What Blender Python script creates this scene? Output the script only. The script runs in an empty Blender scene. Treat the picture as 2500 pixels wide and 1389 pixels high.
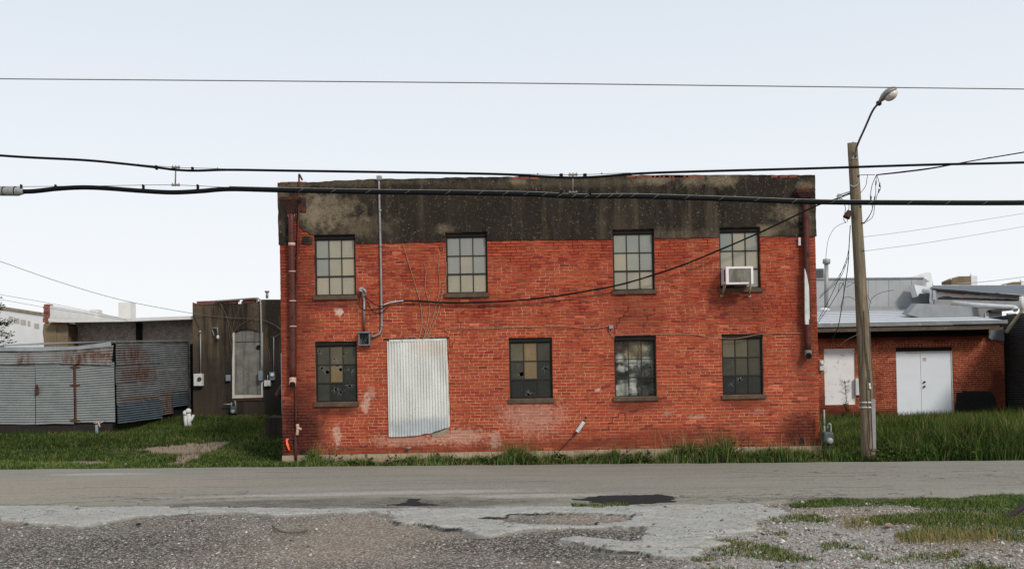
import bpy, math, random
import numpy as np
from mathutils import Vector, Matrix

random.seed(7)
RNG = np.random.default_rng(7)
SC = bpy.context.scene
COL = SC.collection

# ------------------------------------------------------------------ camera
F, CXP, CYP = 2400.0, 1250.0, 898.0        # focal length and principal point in photo pixels
H = 1.65                                    # eye height above the road
PITCH, ROLL = math.radians(1.0), math.radians(-1.05)
RC = (Matrix.Rotation(math.pi / 2 + PITCH, 3, 'X') @ Matrix.Rotation(ROLL, 3, 'Z'))
cam_d = bpy.data.cameras.new('camera')
cam_d.sensor_width = 36
cam_d.lens = 36 * F / 2500
cam_d.shift_y = (CYP - 694.5) / 2500
cam_d.clip_end = 3000
cam = bpy.data.objects.new('camera', cam_d)
cam.location = (0, 0, H)
cam.rotation_euler = RC.to_euler()
COL.objects.link(cam)
SC.camera = cam

# ------------------------------------------------------------------ sky, sun, exposure
SUN_EL, SUN_AZ = math.radians(36), math.radians(146)   # azimuth from +Y towards +X: behind the camera, to its right
world = bpy.data.worlds.new('World')
SC.world = world
world.use_nodes = True
wn = world.node_tree
wn.nodes.clear()
w_sky = wn.nodes.new('ShaderNodeTexSky')
w_sky.sky_type = 'NISHITA'
w_sky.sun_disc = False
w_sky.sun_elevation = SUN_EL
w_sky.sun_rotation = SUN_AZ
w_sky.air_density, w_sky.dust_density, w_sky.ozone_density = 1.0, 3.0, 1.0
w_mix = wn.nodes.new('ShaderNodeMix')
w_mix.data_type = 'RGBA'
w_mix.inputs[0].default_value = 0.86         # thin even cloud veils the blue
# the veil: paler towards the horizon, as a hazy sky is
w_geo = wn.nodes.new('ShaderNodeTexCoord')
w_sep = wn.nodes.new('ShaderNodeSeparateXYZ')
w_map = wn.nodes.new('ShaderNodeMapRange')
w_map.interpolation_type = 'SMOOTHSTEP'
w_map.inputs[1].default_value, w_map.inputs[2].default_value = -0.02, 0.55
w_veil = wn.nodes.new('ShaderNodeMix')
w_veil.data_type = 'RGBA'
w_veil.inputs[6].default_value = (10.5, 10.6, 10.75, 1)
w_veil.inputs[7].default_value = (7.5, 8.3, 9.2, 1)
wn.links.new(w_geo.outputs['Generated'], w_sep.inputs[0])
wn.links.new(w_sep.outputs[2], w_map.inputs[0])
wn.links.new(w_map.outputs[0], w_veil.inputs[0])
wn.links.new(w_veil.outputs[2], w_mix.inputs[7])
w_bg = wn.nodes.new('ShaderNodeBackground')
w_bg.inputs[1].default_value = 0.1
w_out = wn.nodes.new('ShaderNodeOutputWorld')
wn.links.new(w_sky.outputs[0], w_mix.inputs[6])
wn.links.new(w_mix.outputs[2], w_bg.inputs[0])
wn.links.new(w_bg.outputs[0], w_out.inputs[0])

sun_d = bpy.data.lights.new('sun', 'SUN')
sun_d.energy = 2.35
sun_d.angle = math.radians(9)
sun_d.color = (1.0, 0.94, 0.84)
sun = bpy.data.objects.new('sun', sun_d)
sdir = Vector((math.sin(SUN_AZ) * math.cos(SUN_EL), math.cos(SUN_AZ) * math.cos(SUN_EL), math.sin(SUN_EL)))
sun.rotation_euler = sdir.to_track_quat('Z', 'Y').to_euler()
sun.location = sdir * 50
COL.objects.link(sun)
SC.view_settings.view_transform = 'Standard'
SC.view_settings.look = 'None'
SC.view_settings.exposure = 0.0
SC.view_settings.gamma = 1.0

# ------------------------------------------------------------------ photo geometry -> world
def ray(u, v):
    return RC @ Vector(((u - CXP) / F, -(v - CYP) / F, -1.0))
def P(u, v, Y):
    d = ray(u, v)
    t = Y / d.y
    return Vector((d.x * t, Y, H + d.z * t))
def G(u, v, z=0.0):
    d = ray(u, v)
    t = (z - H) / d.z
    return Vector((d.x * t, d.y * t, z))
def sst(a, b, x):
    t = np.clip((x - a) / (b - a), 0, 1)
    return t * t * (3 - 2 * t)

YW = 21.8          # front face of the red brick building
YE = 21.05         # far edge of the road
def vnoise(x, y, s, seed=0):
    """cheap smooth value noise, -1..1"""
    x = np.asarray(x, float) * s; y = np.asarray(y, float) * s
    xi = np.floor(x).astype(int); yi = np.floor(y).astype(int)
    fx = x - xi; fy = y - yi
    fx = fx * fx * (3 - 2 * fx); fy = fy * fy * (3 - 2 * fy)
    def h(a, b):
        n = (a * 374761393 + b * 668265263 + seed * 1442695) & 0x7fffffff
        n = ((n ^ (n >> 13)) * 1274126177) & 0x7fffffff
        return (n / 0x7fffffff) * 2 - 1
    return ((h(xi, yi) * (1 - fx) + h(xi + 1, yi) * fx) * (1 - fy)
            + (h(xi, yi + 1) * (1 - fx) + h(xi + 1, yi + 1) * fx) * fy)
def tilt(x, y):
    return -0.0095 * (np.clip(x, -30, 30) + 4.9) * sst(14.5, 21.0, y)
def gz(x, y):
    """height of the bare ground"""
    x = np.asarray(x, float); y = np.asarray(y, float)
    z = tilt(x, y)
    z = z + (0.30 * sst(21.3, 28.6, y) + 0.30 * sst(28.6, 34.5, y)) * (1 - sst(-6.0, -4.6, x))
    z = z + 0.30 * sst(21.5, 31.0, y) * sst(6.6, 7.6, x)
    z = z - 0.06 * (1 - sst(21.0, 21.4, y)) - 0.0
    z = z + 0.015 * vnoise(x, y, 1.3, 3) + 0.008 * vnoise(x, y, 4.0, 5)
    return z

# ------------------------------------------------------------------ materials
def lin(c):
    c = c / 255.0
    return c / 12.92 if c <= 0.04045 else ((c + 0.055) / 1.055) ** 2.4
def S(r, g, b, k=1.0):
    """an 8-bit colour as it shows in the photograph -> base colour, k undoes the light falling on it"""
    return (min(lin(r) * k, .9), min(lin(g) * k, .9), min(lin(b) * k, .9), 1)

class NT:
    def __init__(s, name):
        s.m = bpy.data.materials.new(name)
        s.m.use_nodes = True
        s.t = s.m.node_tree
        s.t.nodes.clear()
        s.out = s.t.nodes.new('ShaderNodeOutputMaterial')
        s.b = s.t.nodes.new('ShaderNodeBsdfPrincipled')
        s.t.links.new(s.b.outputs[0], s.out.inputs[0])
        s._p = None
        s._bn = {}
    def put(s, sock, val):
        if hasattr(val, 'is_output') or isinstance(val, bpy.types.NodeSocket):
            s.t.links.new(val, sock)
        elif isinstance(val, (tuple, list)) and len(val) == 3 and sock.type == 'RGBA':
            sock.default_value = (*val, 1)
        else:
            sock.default_value = val
    def node(s, typ, ins={}, **props):
        n = s.t.nodes.new(typ)
        for k, v in props.items():
            setattr(n, k, v)
        for k, v in ins.items():
            s.put(n.inputs[k], v)
        return n
    def pos(s):
        if s._p is None:
            s._p = s.node('ShaderNodeNewGeometry').outputs['Position']
        return s._p
    def math(s, op, a, b=0.0, clamp=False):
        return s.node('ShaderNodeMath', {0: a, 1: b}, operation=op, use_clamp=clamp).outputs[0]
    def vmul(s, a, b):
        return s.node('ShaderNodeVectorMath', {0: a, 1: b}, operation='MULTIPLY').outputs[0]
    def noise(s, scale, detail=4.0, rough=.6, vec=None, stretch=None, dist=0.0):
        v = vec if vec is not None else s.pos()
        if stretch: v = s.vmul(v, stretch)
        return s.node('ShaderNodeTexNoise', {'Vector': v, 'Scale': scale, 'Detail': detail, 'Roughness': rough, 'Distortion': dist}).outputs[0]
    def voro(s, scale, vec=None, feature='F1', out='Distance'):
        return s.node('ShaderNodeTexVoronoi', {'Vector': vec if vec is not None else s.pos(), 'Scale': scale}, feature=feature).outputs[out]
    def rng(s, v, a, b, c=0.0, d=1.0):
        return s.node('ShaderNodeMapRange', {0: v, 1: a, 2: b, 3: c, 4: d}).outputs[0]
    def mix(s, f, a, b, blend='MIX'):
        n = s.node('ShaderNodeMix', {}, data_type='RGBA', blend_type=blend)
        s.put(n.inputs[0], f); s.put(n.inputs[6], a); s.put(n.inputs[7], b)
        return n.outputs[2]
    def attr(s, name):
        return s.node('ShaderNodeAttribute', {}, attribute_name=name).outputs['Color']
    def blob(s, c, r, soft=.5, jit=0.35, jscale=3.0):
        """0..1 mask of an uneven patch round world point c with radii r"""
        d = s.node('ShaderNodeVectorMath', {0: s.pos(), 1: tuple(c)}, operation='SUBTRACT').outputs[0]
        d = s.vmul(d, tuple(1.0 / x for x in r))
        l = s.node('ShaderNodeVectorMath', {0: d}, operation='LENGTH').outputs['Value']
        if jscale not in s._bn: s._bn[jscale] = s.noise(jscale, 3, .65)
        n = s._bn[jscale]
        l = s.math('ADD', l, s.rng(n, 0.2, 0.8, -jit, jit))
        return s.rng(l, 1 + soft * .5, 1 - soft * .5)
    def mx(s, *ms):
        o = ms[0]
        for m in ms[1:]: o = s.math('MAXIMUM', o, m)
        return o
    def bump(s, h, strength=.3, dist=.01):
        s.put(s.b.inputs['Normal'], s.node('ShaderNodeBump', {'Height': h, 'Strength': strength, 'Distance': dist}).outputs[0])
    def fin(s, col, rough=.85, metal=0.0, spec=.3):
        s.put(s.b.inputs['Base Color'], col)
        s.put(s.b.inputs['Roughness'], rough)
        s.put(s.b.inputs['Metallic'], metal)
        s.put(s.b.inputs['Specular IOR Level'], spec)
        return s.m

MATS = {}
def weathered(name, c1, c2, scale=3.0, c3=None, thr=.62, s3=9.0, rough=.85, metal=0, stretch=None, bump=.25, bscale=40, bdist=.004, spec=.3, streak=None):
    m = NT(name)
    n = m.noise(scale, 6, .65, stretch=stretch)
    col = m.mix(m.rng(n, .32, .68), c1, c2)
    if streak:
        sn = m.noise(streak[1], 4, .6, stretch=(1, 1, .06))
        col = m.mix(m.rng(sn, .52, .72), col, streak[0])
    if c3:
        n3 = m.noise(s3, 5, .7)
        col = m.mix(m.rng(n3, thr, thr + .06), col, c3)
    m.bump(m.noise(bscale, 4, .6), bump, bdist)
    MATS[name] = m.fin(col, rough, metal, spec)
    return MATS[name]
def rustmat(name, base, dark, blobs=(), rust1=(112, 62, 38), rust2=(74, 44, 32), amount=.66, rough=.5, metal=.35, k=1.0):
    """galvanised or painted sheet with rust in uneven patches"""
    m = NT(name)
    col = m.mix(m.rng(m.noise(2.2, 5, .6, stretch=(1, 1, 2.5)), .3, .7), S(*base, k), S(*dark, k))
    col = m.mix(m.rng(m.voro(22), .1, .5, .35, 0), col, S(*[min(255, c + 22) for c in base], k))
    rc = m.mix(m.rng(m.noise(12, 4, .6), .35, .65), S(*rust1, .9), S(*rust2, .9))
    n = m.noise(4.5, 6, .72)
    mask = m.rng(n, amount, amount + .07)
    for c, r in blobs:
        bm = m.blob(c, r, 1.2, .5, 2.5)
        bm = m.math('MULTIPLY', bm, m.rng(m.noise(5, 4, .6, stretch=(1.5, 1.5, .6)), .30, .62))
        mask = m.mx(mask, bm)
    col = m.mix(mask, col, rc)
    m.bump(m.noise(30, 4, .6), .15, .004)
    rg = m.math('ADD', m.math('MULTIPLY', mask, .4), rough, True)
    mt = m.math('MULTIPLY', m.math('SUBTRACT', 1.0, mask), metal)
    MATS[name] = m.fin(col, rg, mt, .4)
    return MATS[name]

# ------------------------------------------------------------------ mesh helpers
WLOC = {}            # world location of each object built (none is rotated)
class MB:
    def __init__(s):
        s.v, s.f, s.s, s.c = [], [], [], []
    def add(s, vs, fs, smooth=False, col=None):
        o = len(s.v)
        s.v += [tuple(x) for x in vs]
        s.f += [tuple(i + o for i in f) for f in fs]
        s.s += [smooth] * len(fs)
        if col is not None: s.c += [col] * len(vs)
        return s
    def box(s, a, b, col=None):
        (x0, y0, z0), (x1, y1, z1) = a, b
        return s.add([(x0, y0, z0), (x1, y0, z0), (x1, y1, z0), (x0, y1, z0), (x0, y0, z1), (x1, y0, z1), (x1, y1, z1), (x0, y1, z1)],
                     [(0, 1, 5, 4), (1, 2, 6, 5), (2, 3, 7, 6), (3, 0, 4, 7), (4, 5, 6, 7), (3, 2, 1, 0)], col=col)
    def bevbox(s, a, b, e=.01):
        """box with chamfered edges"""
        import bmesh
        bm = bmesh.new()
        bmesh.ops.create_cube(bm, size=1)
        for v in bm.verts:
            v.co = Vector([a[i] + (v.co[i] + .5) * (b[i] - a[i]) for i in range(3)])
        bmesh.ops.bevel(bm, geom=bm.edges[:], offset=e, segments=2, affect='EDGES', profile=.5)
        s.add([v.co for v in bm.verts], [[v.index for v in f.verts] for f in bm.faces])
        bm.free()
        return s
    def tube(s, pts, r, n=8, cap=True):
        pts = [Vector(p) for p in pts]
        rs = r if isinstance(r, (list, tuple)) else [r] * len(pts)
        o = len(s.v); ref = None
        for i, p in enumerate(pts):
            t = (pts[min(i + 1, len(pts) - 1)] - pts[max(i - 1, 0)]).normalized()
            if ref is None:
                ref = t.orthogonal().normalized()
            else:
                ref = (ref - t * ref.dot(t))
                ref = ref.normalized() if ref.length > 1e-6 else t.orthogonal().normalized()
            bi = t.cross(ref)
            for k in range(n):
                a = 2 * math.pi * k / n
                s.v.append(tuple(p + (ref * math.cos(a) + bi * math.sin(a)) * rs[i]))
        for i in range(len(pts) - 1):
            for k in range(n):
                s.f.append((o + i * n + k, o + i * n + (k + 1) % n, o + (i + 1) * n + (k + 1) % n, o + (i + 1) * n + k)); s.s.append(True)
        if cap:
            s.f.append(tuple(o + k for k in reversed(range(n)))); s.s.append(False)
            e = o + (len(pts) - 1) * n
            s.f.append(tuple(e + k for k in range(n))); s.s.append(False)
        return s
    def pipe(s, p0, p1, r0, r1=None, n=12):
        return s.tube([p0, p1], [r0, r0 if r1 is None else r1], n)
    def slab(s, pts, off):
        """closed polygon pts (3d), extruded by vector off"""
        off = Vector(off); n = len(pts)
        pts = [Vector(p) for p in pts]
        o = len(s.v)
        s.v += [tuple(p) for p in pts] + [tuple(p + off) for p in pts]
        s.f.append(tuple(o + i for i in range(n))); s.s.append(False)
        s.f.append(tuple(o + n + i for i in reversed(range(n)))); s.s.append(False)
        for i in range(n):
            j = (i + 1) % n
            s.f.append((o + i, o + n + i, o + n + j, o + j)); s.s.append(False)
        return s
    def sphere(s, c, r, nu=12, nv=8, R=None):
        c = Vector(c); o = len(s.v)
        r = (r, r, r) if not isinstance(r, (tuple, list)) else r
        for i in range(nv + 1):
            th = math.pi * i / nv
            for k in range(nu):
                ph = 2 * math.pi * k / nu
                p = Vector((r[0] * math.sin(th) * math.cos(ph), r[1] * math.sin(th) * math.sin(ph), r[2] * math.cos(th)))
                s.v.append(tuple(c + (R @ p if R else p)))
        for i in range(nv):
            for k in range(nu):
                s.f.append((o + i * nu + k, o + (i + 1) * nu + k, o + (i + 1) * nu + (k + 1) % nu, o + i * nu + (k + 1) % nu)); s.s.append(True)
        return s
    def build(s, name, mat, parent=None, recalc=True):
        v = np.array(s.v, float)
        org = (v.min(0) + v.max(0)) / 2
        if parent is None: org[2] = v[:, 2].min()
        me = bpy.data.meshes.new(name)
        me.from_pydata((v - org).tolist(), [], s.f)
        me.polygons.foreach_set('use_smooth', s.s)
        if s.c:
            ca = me.color_attributes.new('tint', 'FLOAT_COLOR', 'POINT')
            ca.data.foreach_set('color', np.array([(*c[:3], 1) for c in s.c], np.float32).ravel())
        if recalc:
            import bmesh
            bm = bmesh.new(); bm.from_mesh(me)
            bmesh.ops.recalc_face_normals(bm, faces=bm.faces[:])
            bm.to_mesh(me); bm.free()
        me.materials.append(mat if not isinstance(mat, str) else MATS[mat])
        return link(name, me, org, parent)
def link(name, data, org, parent=None):
    o = bpy.data.objects.new(name, data)
    COL.objects.link(o)
    org = Vector(org)
    WLOC[o.name] = org
    o.location = org - (WLOC[parent.name] if parent else Vector((0, 0, 0)))
    if parent: o.parent = parent
    return o
def tag(o, label=None, cat=None, group=None, kind=None):
    if label: o['label'] = label
    if cat: o['category'] = cat
    if group: o['group'] = group
    if kind: o['kind'] = kind
    return o
def thing(name, loc, label, cat, group=None):
    return tag(link(name, None, loc), label, cat, group)
def one(mb, name, mat, label, cat, group=None):
    return tag(mb.build(name, mat), label, cat, group)
def fastmesh(name, verts, tris, mat, cols=None, parent=None):
    me = bpy.data.meshes.new(name)
    n, m = len(verts), len(tris)
    me.vertices.add(n); me.vertices.foreach_set('co', verts.astype(np.float32).ravel())
    me.loops.add(m * 3); me.loops.foreach_set('vertex_index', tris.astype(np.int32).ravel())
    me.polygons.add(m)
    me.polygons.foreach_set('loop_start', np.arange(0, m * 3, 3, dtype=np.int32))
    me.update(calc_edges=True)
    if cols is not None:
        ca = me.color_attributes.new('tint', 'FLOAT_COLOR', 'POINT')
        c4 = np.ones((n, 4), np.float32); c4[:, :3] = cols
        ca.data.foreach_set('color', c4.ravel())
    me.materials.append(mat if not isinstance(mat, str) else MATS[mat])
    return link(name, me, (0, 0, 0), parent)
def spline(pts, n=8):
    """Catmull-Rom through 3-D points"""
    pts = [Vector(p) for p in pts]
    q = [pts[0] * 2 - pts[1]] + pts + [pts[-1] * 2 - pts[-2]]
    out = []
    for i in range(1, len(q) - 2):
        for k in range(n):
            t = k / n
            a, b, c, d = q[i - 1], q[i], q[i + 1], q[i + 2]
            out.append(.5 * ((2 * b) + (c - a) * t + (2 * a - 5 * b + 4 * c - d) * t * t + (3 * b - a - 3 * c + d) * t ** 3))
    out.append(pts[-1])
    return out
def ragged(pts, step=.12, amp=.012, plane='xz', closed=True, seed=1):
    """subdivide a polygon and roughen its edges"""
    r = random.Random(seed); out = []
    n = len(pts)
    for i in range(n if closed else n - 1):
        a, b = Vector(pts[i]), Vector(pts[(i + 1) % n])
        k = max(1, int((b - a).length / step))
        for j in range(k):
            p = a.lerp(b, j / k)
            if j:
                j1, j2 = r.uniform(-amp, amp), r.uniform(-amp, amp)
                p = p + (Vector((j1, 0, j2)) if plane == 'xz' else Vector((j1, j2, 0)))
            out.append(p)
    if not closed: out.append(Vector(pts[-1]))
    return out

# ------------------------------------------------------------------ pixel masks (outlines traced on the ground)
RCN = np.array(RC)
def proj(x, y, z):
    d = np.stack([x, y, np.asarray(z) - H], -1) @ RCN          # world -> camera axes
    return CXP + F * d[..., 0] / -d[..., 2], CYP - F * d[..., 1] / -d[..., 2]
def inpoly(u, v, poly):
    u = np.asarray(u); v = np.asarray(v); ins = np.zeros(u.shape, bool)
    n = len(poly)
    for i in range(n):
        x0, y0 = poly[i]; x1, y1 = poly[(i + 1) % n]
        if y0 == y1: continue
        c = ((y0 > v) != (y1 > v)) & (u < (x1 - x0) * (v - y0) / (y1 - y0) + x0)
        ins ^= c
    return ins

APRON = [
 [(-160, 1226), (0, 1232), (250, 1234), (500, 1235), (760, 1238), (900, 1238), (905, 1243), (860, 1247), (780, 1247), (680, 1252), (570, 1243),
  (500, 1247), (440, 1253), (330, 1257), (262, 1267), (205, 1281), (150, 1276), (90, 1268), (0, 1265), (-160, 1268)],
 [(880, 1238), (1250, 1236), (1500, 1232), (1840, 1226), (1932, 1246), (1850, 1263), (1828, 1288), (1764, 1316), (1716, 1331), (1696, 1350),
  (1622, 1352), (1560, 1340), (1486, 1337), (1430, 1322), (1378, 1313), (1404, 1306), (1470, 1312), (1552, 1318), (1590, 1300), (1566, 1280),
  (1470, 1284), (1380, 1286), (1290, 1284), (1266, 1292), (1244, 1299), (1200, 1303), (1150, 1294), (1132, 1286), (1080, 1287), (1030, 1275),
  (985, 1272), (940, 1250)],
]
APRON_HOLE = [(1180, 1262), (1240, 1254), (1310, 1247), (1400, 1246), (1480, 1248), (1545, 1252), (1530, 1268), (1440, 1279), (1330, 1280), (1230, 1272)]
GRASS_NEAR = [
 [(1895, 1226), (1930, 1218), (2080, 1210), (2200, 1207), (2350, 1203), (2520, 1197), (2700, 1190), (2700, 1330), (2500, 1328), (2420, 1312), (2330, 1318), (2250, 1325),
  (2210, 1318), (2190, 1300), (2250, 1290), (2210, 1275), (2100, 1282), (2080, 1268), (2150, 1258), (2230, 1252), (2270, 1240), (2200, 1228), (2060, 1232), (1990, 1240), (1930, 1238)],
 [(1828, 1268), (1880, 1260), (1960, 1256), (2030, 1264), (1990, 1276), (1900, 1279)],
 [(1700, 1334), (1760, 1323), (1830, 1322), (1900, 1338), (1960, 1358), (1980, 1376), (1900, 1374), (1830, 1358), (1740, 1350)],
 [(1990, 1334), (2030, 1326), (2110, 1338), (2120, 1346), (2050, 1350), (2000, 1346)],
 [(2150, 1372), (2230, 1356), (2330, 1346), (2350, 1356), (2290, 1376), (2200, 1386)],
 [(1860, 1302), (1900, 1298), (1925, 1306), (1880, 1311)],
 [(2090, 1364), (2130, 1358), (2150, 1368), (2110, 1372)],
 [(1660, 1362), (1720, 1352), (1770, 1362), (1700, 1374)],
 [(2320, 1384), (2400, 1372), (2460, 1384), (2440, 1396), (2330, 1398)],
 [(1720, 1394), (1800, 1384), (1860, 1392), (1840, 1404), (1730, 1404)],
]

# ------------------------------------------------------------------ ground
def gp(u, v): return G(u, v, -0.05)
def gnd(u, v):
    d = ray(u, v)
    ys = np.arange(8.0, 60.0, .02)
    t = ys / d.y
    hit = int(np.argmax(H + d.z * t < gz(d.x * t, ys)))
    return Vector((d.x * t[hit], ys[hit], H + d.z * t[hit]))
m = NT('gravel_ground')
n1 = m.noise(1.1, 6, .65); n2 = m.noise(26, 4, .7); v1 = m.voro(70)
vcol = m.node('ShaderNodeTexVoronoi', {'Vector': m.pos(), 'Scale': 55.0}).outputs['Color']
vg = m.node('ShaderNodeSeparateColor', {0: vcol}).outputs[0]
col = m.mix(m.rng(n1, .35, .65), S(80, 74, 66), S(106, 99, 90))
tan = m.mx(m.blob(gp(960, 1272), (1.2, 1.6, 3), .9), m.blob(gp(800, 1330), (1.5, 1.2, 3), .9, .5), m.blob(gp(2150, 1250), (1.6, .7, 3)), m.blob(gp(1500, 1262), (.9, .35, 3)), m.blob(gp(2250, 1350), (1.6, .8, 3)))
col = m.mix(m.math('MULTIPLY', tan, .7), col, S(136, 119, 104))
grey = m.mx(m.blob(gp(1950, 1310), (1.3, 1.2, 3)), m.blob(gp(2050, 1375), (1.5, .7, 3)))
col = m.mix(grey, col, S(146, 141, 136))
dark = m.mx(m.blob(gp(1330, 1322), (1.5, .7, 3)), m.blob(gp(1480, 1305), (.8, .35, 3)), m.blob(gp(1500, 1350), (1.0, .35, 3)), m.blob(gp(250, 1340), (1.6, 1.3, 3), .9))
col = m.mix(m.math('MULTIPLY', dark, .8), col, S(56, 51, 45))
col = m.mix(m.rng(vg, .55, 1.0), col, m.mix(vg, S(146, 139, 130), S(186, 180, 172)))
col = m.mix(m.rng(n2, .55, .76), col, S(52, 48, 42))
soil = m.mix(m.rng(m.noise(3, 5, .6), .4, .6), S(64, 58, 40), S(48, 50, 30))
sy = m.node('ShaderNodeSeparateXYZ', {0: m.pos()}).outputs
far = m.rng(sy[1], 20.8, 21.2)
path = m.mx(m.blob(gnd(465, 1092), (1.9, 1.3, 3), .5), m.blob(gnd(445, 1122), (.6, 1.0, 3), .5), m.blob(gnd(205, 1132), (.8, .5, 3), .6))
soil = m.mix(path, soil, m.mix(m.noise(30, 3, .7), S(158, 139, 120), S(118, 103, 88)))
col = m.mix(far, col, soil)
m.bump(m.math('ADD', v1, m.math('MULTIPLY', n2, .8)), .9, .014)
MATS['ground'] = m.fin(col, .95, 0, .15)

def axis(lo, a, b, hi, step):
    mid = np.arange(a, b + 1e-6, step)
    k = np.geomspace(step, max(hi - b, a - lo), 26)
    return np.unique(np.concatenate([a - k[k < a - lo + 1e-6], mid, b + k[k < hi - b + 1e-6], [lo, hi]]))
gx = axis(-900, -20, 18, 900, .16); gy = axis(-200, 7.5, 36, 1500, .16)
X, Yg = np.meshgrid(gx, gy)
Zg = gz(X, Yg)
vv = np.stack([X, Yg, Zg], -1).reshape(-1, 3)
nx, ny = len(gx), len(gy)
i0 = (np.arange(ny - 1)[:, None] * nx + np.arange(nx - 1)[None]).ravel()
tr = np.concatenate([np.stack([i0, i0 + 1, i0 + nx + 1], -1), np.stack([i0, i0 + nx + 1, i0 + nx], -1)])
g = fastmesh('ground', vv, tr, 'ground'); g.data.polygons.foreach_set('use_smooth', [True] * len(tr))
tag(g, 'gravelly bare ground with dirt under the grass', kind='structure')

# ------------------------------------------------------------------ road
near_px = [(-200, 1227), (0, 1230), (180, 1230), (330, 1231), (600, 1233), (760, 1236), (900, 1236), (1130, 1234), (1420, 1231), (1640, 1228),
           (1840, 1223), (1930, 1217), (2080, 1211), (2200, 1209), (2350, 1205), (2500, 1200), (2700, 1194)]
npt = [G(*p) for p in near_px]
nX = np.array([-400] + [p.x for p in npt] + [400]); nY = np.array([npt[0].y] + [p.y for p in npt] + [npt[-1].y])
rx = np.unique(np.concatenate([np.linspace(-400, -18, 40), np.arange(-18, 18, .09), np.linspace(18, 400, 40)]))
def near_edge(x): return np.interp(x, nX, nY) + .05 * vnoise(x, x * 0, 1.4, 11) + .03 * vnoise(x, x * 0 + 3, 5, 12)
def far_edge(x): return YE + .05 * vnoise(x, x * 0, .9, 21) + .035 * vnoise(x, x * 0 + 7, 4.5, 22)
def road_z(x, y):
    yn = near_edge(x)
    t = np.clip((y - yn) / (far_edge(x) - yn), 0, 1)
    slump = -.028 * np.exp(-((y - yn) / .35) ** 2) * (.6 + .6 * vnoise(x, y, .8, 31))
    return tilt(x, y) + .045 * (1 - (2 * t - 1) ** 2) - .012 + slump + .005 * vnoise(x, y, 2.2, 30) + .006
ts = np.concatenate([[0, .004, .012, .03, .05, .08], np.linspace(.12, .97, 26), [.985, .995, 1]])
RX, TT = np.meshgrid(rx, ts)
yn, yf = near_edge(RX), far_edge(RX)
RY = yn + (yf - yn) * TT
RZ = road_z(RX, RY)
rv = np.concatenate([np.stack([rx, near_edge(rx) + .02, RZ[0] - .09], -1)[None], np.stack([RX, RY, RZ], -1), np.stack([rx, far_edge(rx), RZ[-1] - .09], -1)[None]])
nr, nc = rv.shape[:2]
i0 = (np.arange(nr - 1)[:, None] * nc + np.arange(nc - 1)[None]).ravel()
tr = np.concatenate([np.stack([i0, i0 + 1, i0 + nc + 1], -1), np.stack([i0, i0 + nc + 1, i0 + nc], -1)])
m = NT('asphalt')
lng = m.noise(.9, 5, .6, stretch=(.22, 2.2, 1))
fine = m.noise(60, 3, .75); spk = m.node('ShaderNodeSeparateColor', {0: m.node('ShaderNodeTexVoronoi', {'Vector': m.pos(), 'Scale': 75.0}).outputs['Color']}).outputs[0]
col = m.mix(m.rng(lng, .35, .65), S(124, 121, 110), S(138, 134, 123))
col = m.mix(m.blob(G(150, 1195), (3.2, 1.6, 3), .7), col, S(144, 133, 119))
col = m.mix(m.mx(m.blob(G(900, 1207), (2.6, .22, 3), .6), m.blob(G(1250, 1213), (1.4, .2, 3), .7), m.blob(G(250, 1164), (1.0, .3, 3), .7)), col, S(160, 156, 148))
dk = m.mx(m.blob(G(750, 1227), (2.8, .42, 3), .6, .3, 2), m.blob(G(1080, 1228), (1.5, .3, 3), .6), m.blob(G(2050, 1212), (1.2, .12, 3), .6))
col = m.mix(m.math('MULTIPLY', dk, m.rng(m.noise(5, 4, .7, stretch=(.6, 2, 1)), .35, .6, .35, .95)), col, S(58, 55, 51))
wv = m.node('ShaderNodeVectorMath', {0: m.pos(), 1: m.vmul(m.node('ShaderNodeTexNoise', {'Vector': m.pos(), 'Scale': 2.0, 'Detail': 4.0}).outputs['Color'], (.8, .8, .8))}, operation='ADD').outputs[0]
ck = m.rng(m.node('ShaderNodeTexVoronoi', {'Vector': m.vmul(wv, (.55, 1.6, 1)), 'Scale': 1.5}, feature='DISTANCE_TO_EDGE').outputs['Distance'], .005, .04, 1, 0)
ckm = m.mx(m.blob(G(1950, 1212), (3.4, .7, 3), .9), m.blob(G(420, 1214), (1.6, .7, 3), .9), m.blob(G(800, 1228), (3.5, .4, 3), .9), m.blob(G(2250, 1150), (3.0, 2.0, 3), .7))
ck = m.math('MULTIPLY', ck, ckm)
col = m.mix(m.math('MULTIPLY', ck, .85), col, S(40, 37, 33))
col = m.mix(m.rng(m.noise(15, 4, .8), .42, .62, .0, .42), col, S(104, 100, 91))
col = m.mix(m.rng(spk, .66, 1, 0, .45), col, S(184, 178, 166))
sxy = m.node('ShaderNodeSeparateXYZ', {0: m.pos()}).outputs
for y0, sc, am in ((19.2, .5, .35), (16.6, .35, .5), (17.9, .7, .25), (14.9, .6, .3)):        # long seams and cracks along the road
    off_ = m.rng(m.noise(sc, 4, .65, stretch=(1, 0, 0)), .2, .8, -am, am)
    ln_ = m.rng(m.math('ABSOLUTE', m.math('SUBTRACT', m.math('SUBTRACT', sxy[1], y0), off_)), .012, .035, 1, 0)
    ln_ = m.math('MULTIPLY', ln_, m.rng(m.noise(.45, 4, .7, stretch=(1, .2, 1)), .46, .58))
    col = m.mix(m.math('MULTIPLY', ln_, .75), col, S(52, 49, 45))
col = m.mix(m.rng(m.noise(1.0, 5, .7, stretch=(.12, 3.5, 1)), .50, .68, 0, .45), col, S(108, 104, 95))
col = m.mix(m.rng(m.noise(.35, 4, .6), .52, .66, 0, .4), col, S(144, 138, 127))
col = m.mix(m.rng(fine, .48, .78, 0, .6), col, S(84, 81, 73))
m.bump(m.math('SUBTRACT', m.math('ADD', m.math('MULTIPLY', fine, .5), m.math('MULTIPLY', spk, .3)), ck), .5, .008)
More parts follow.
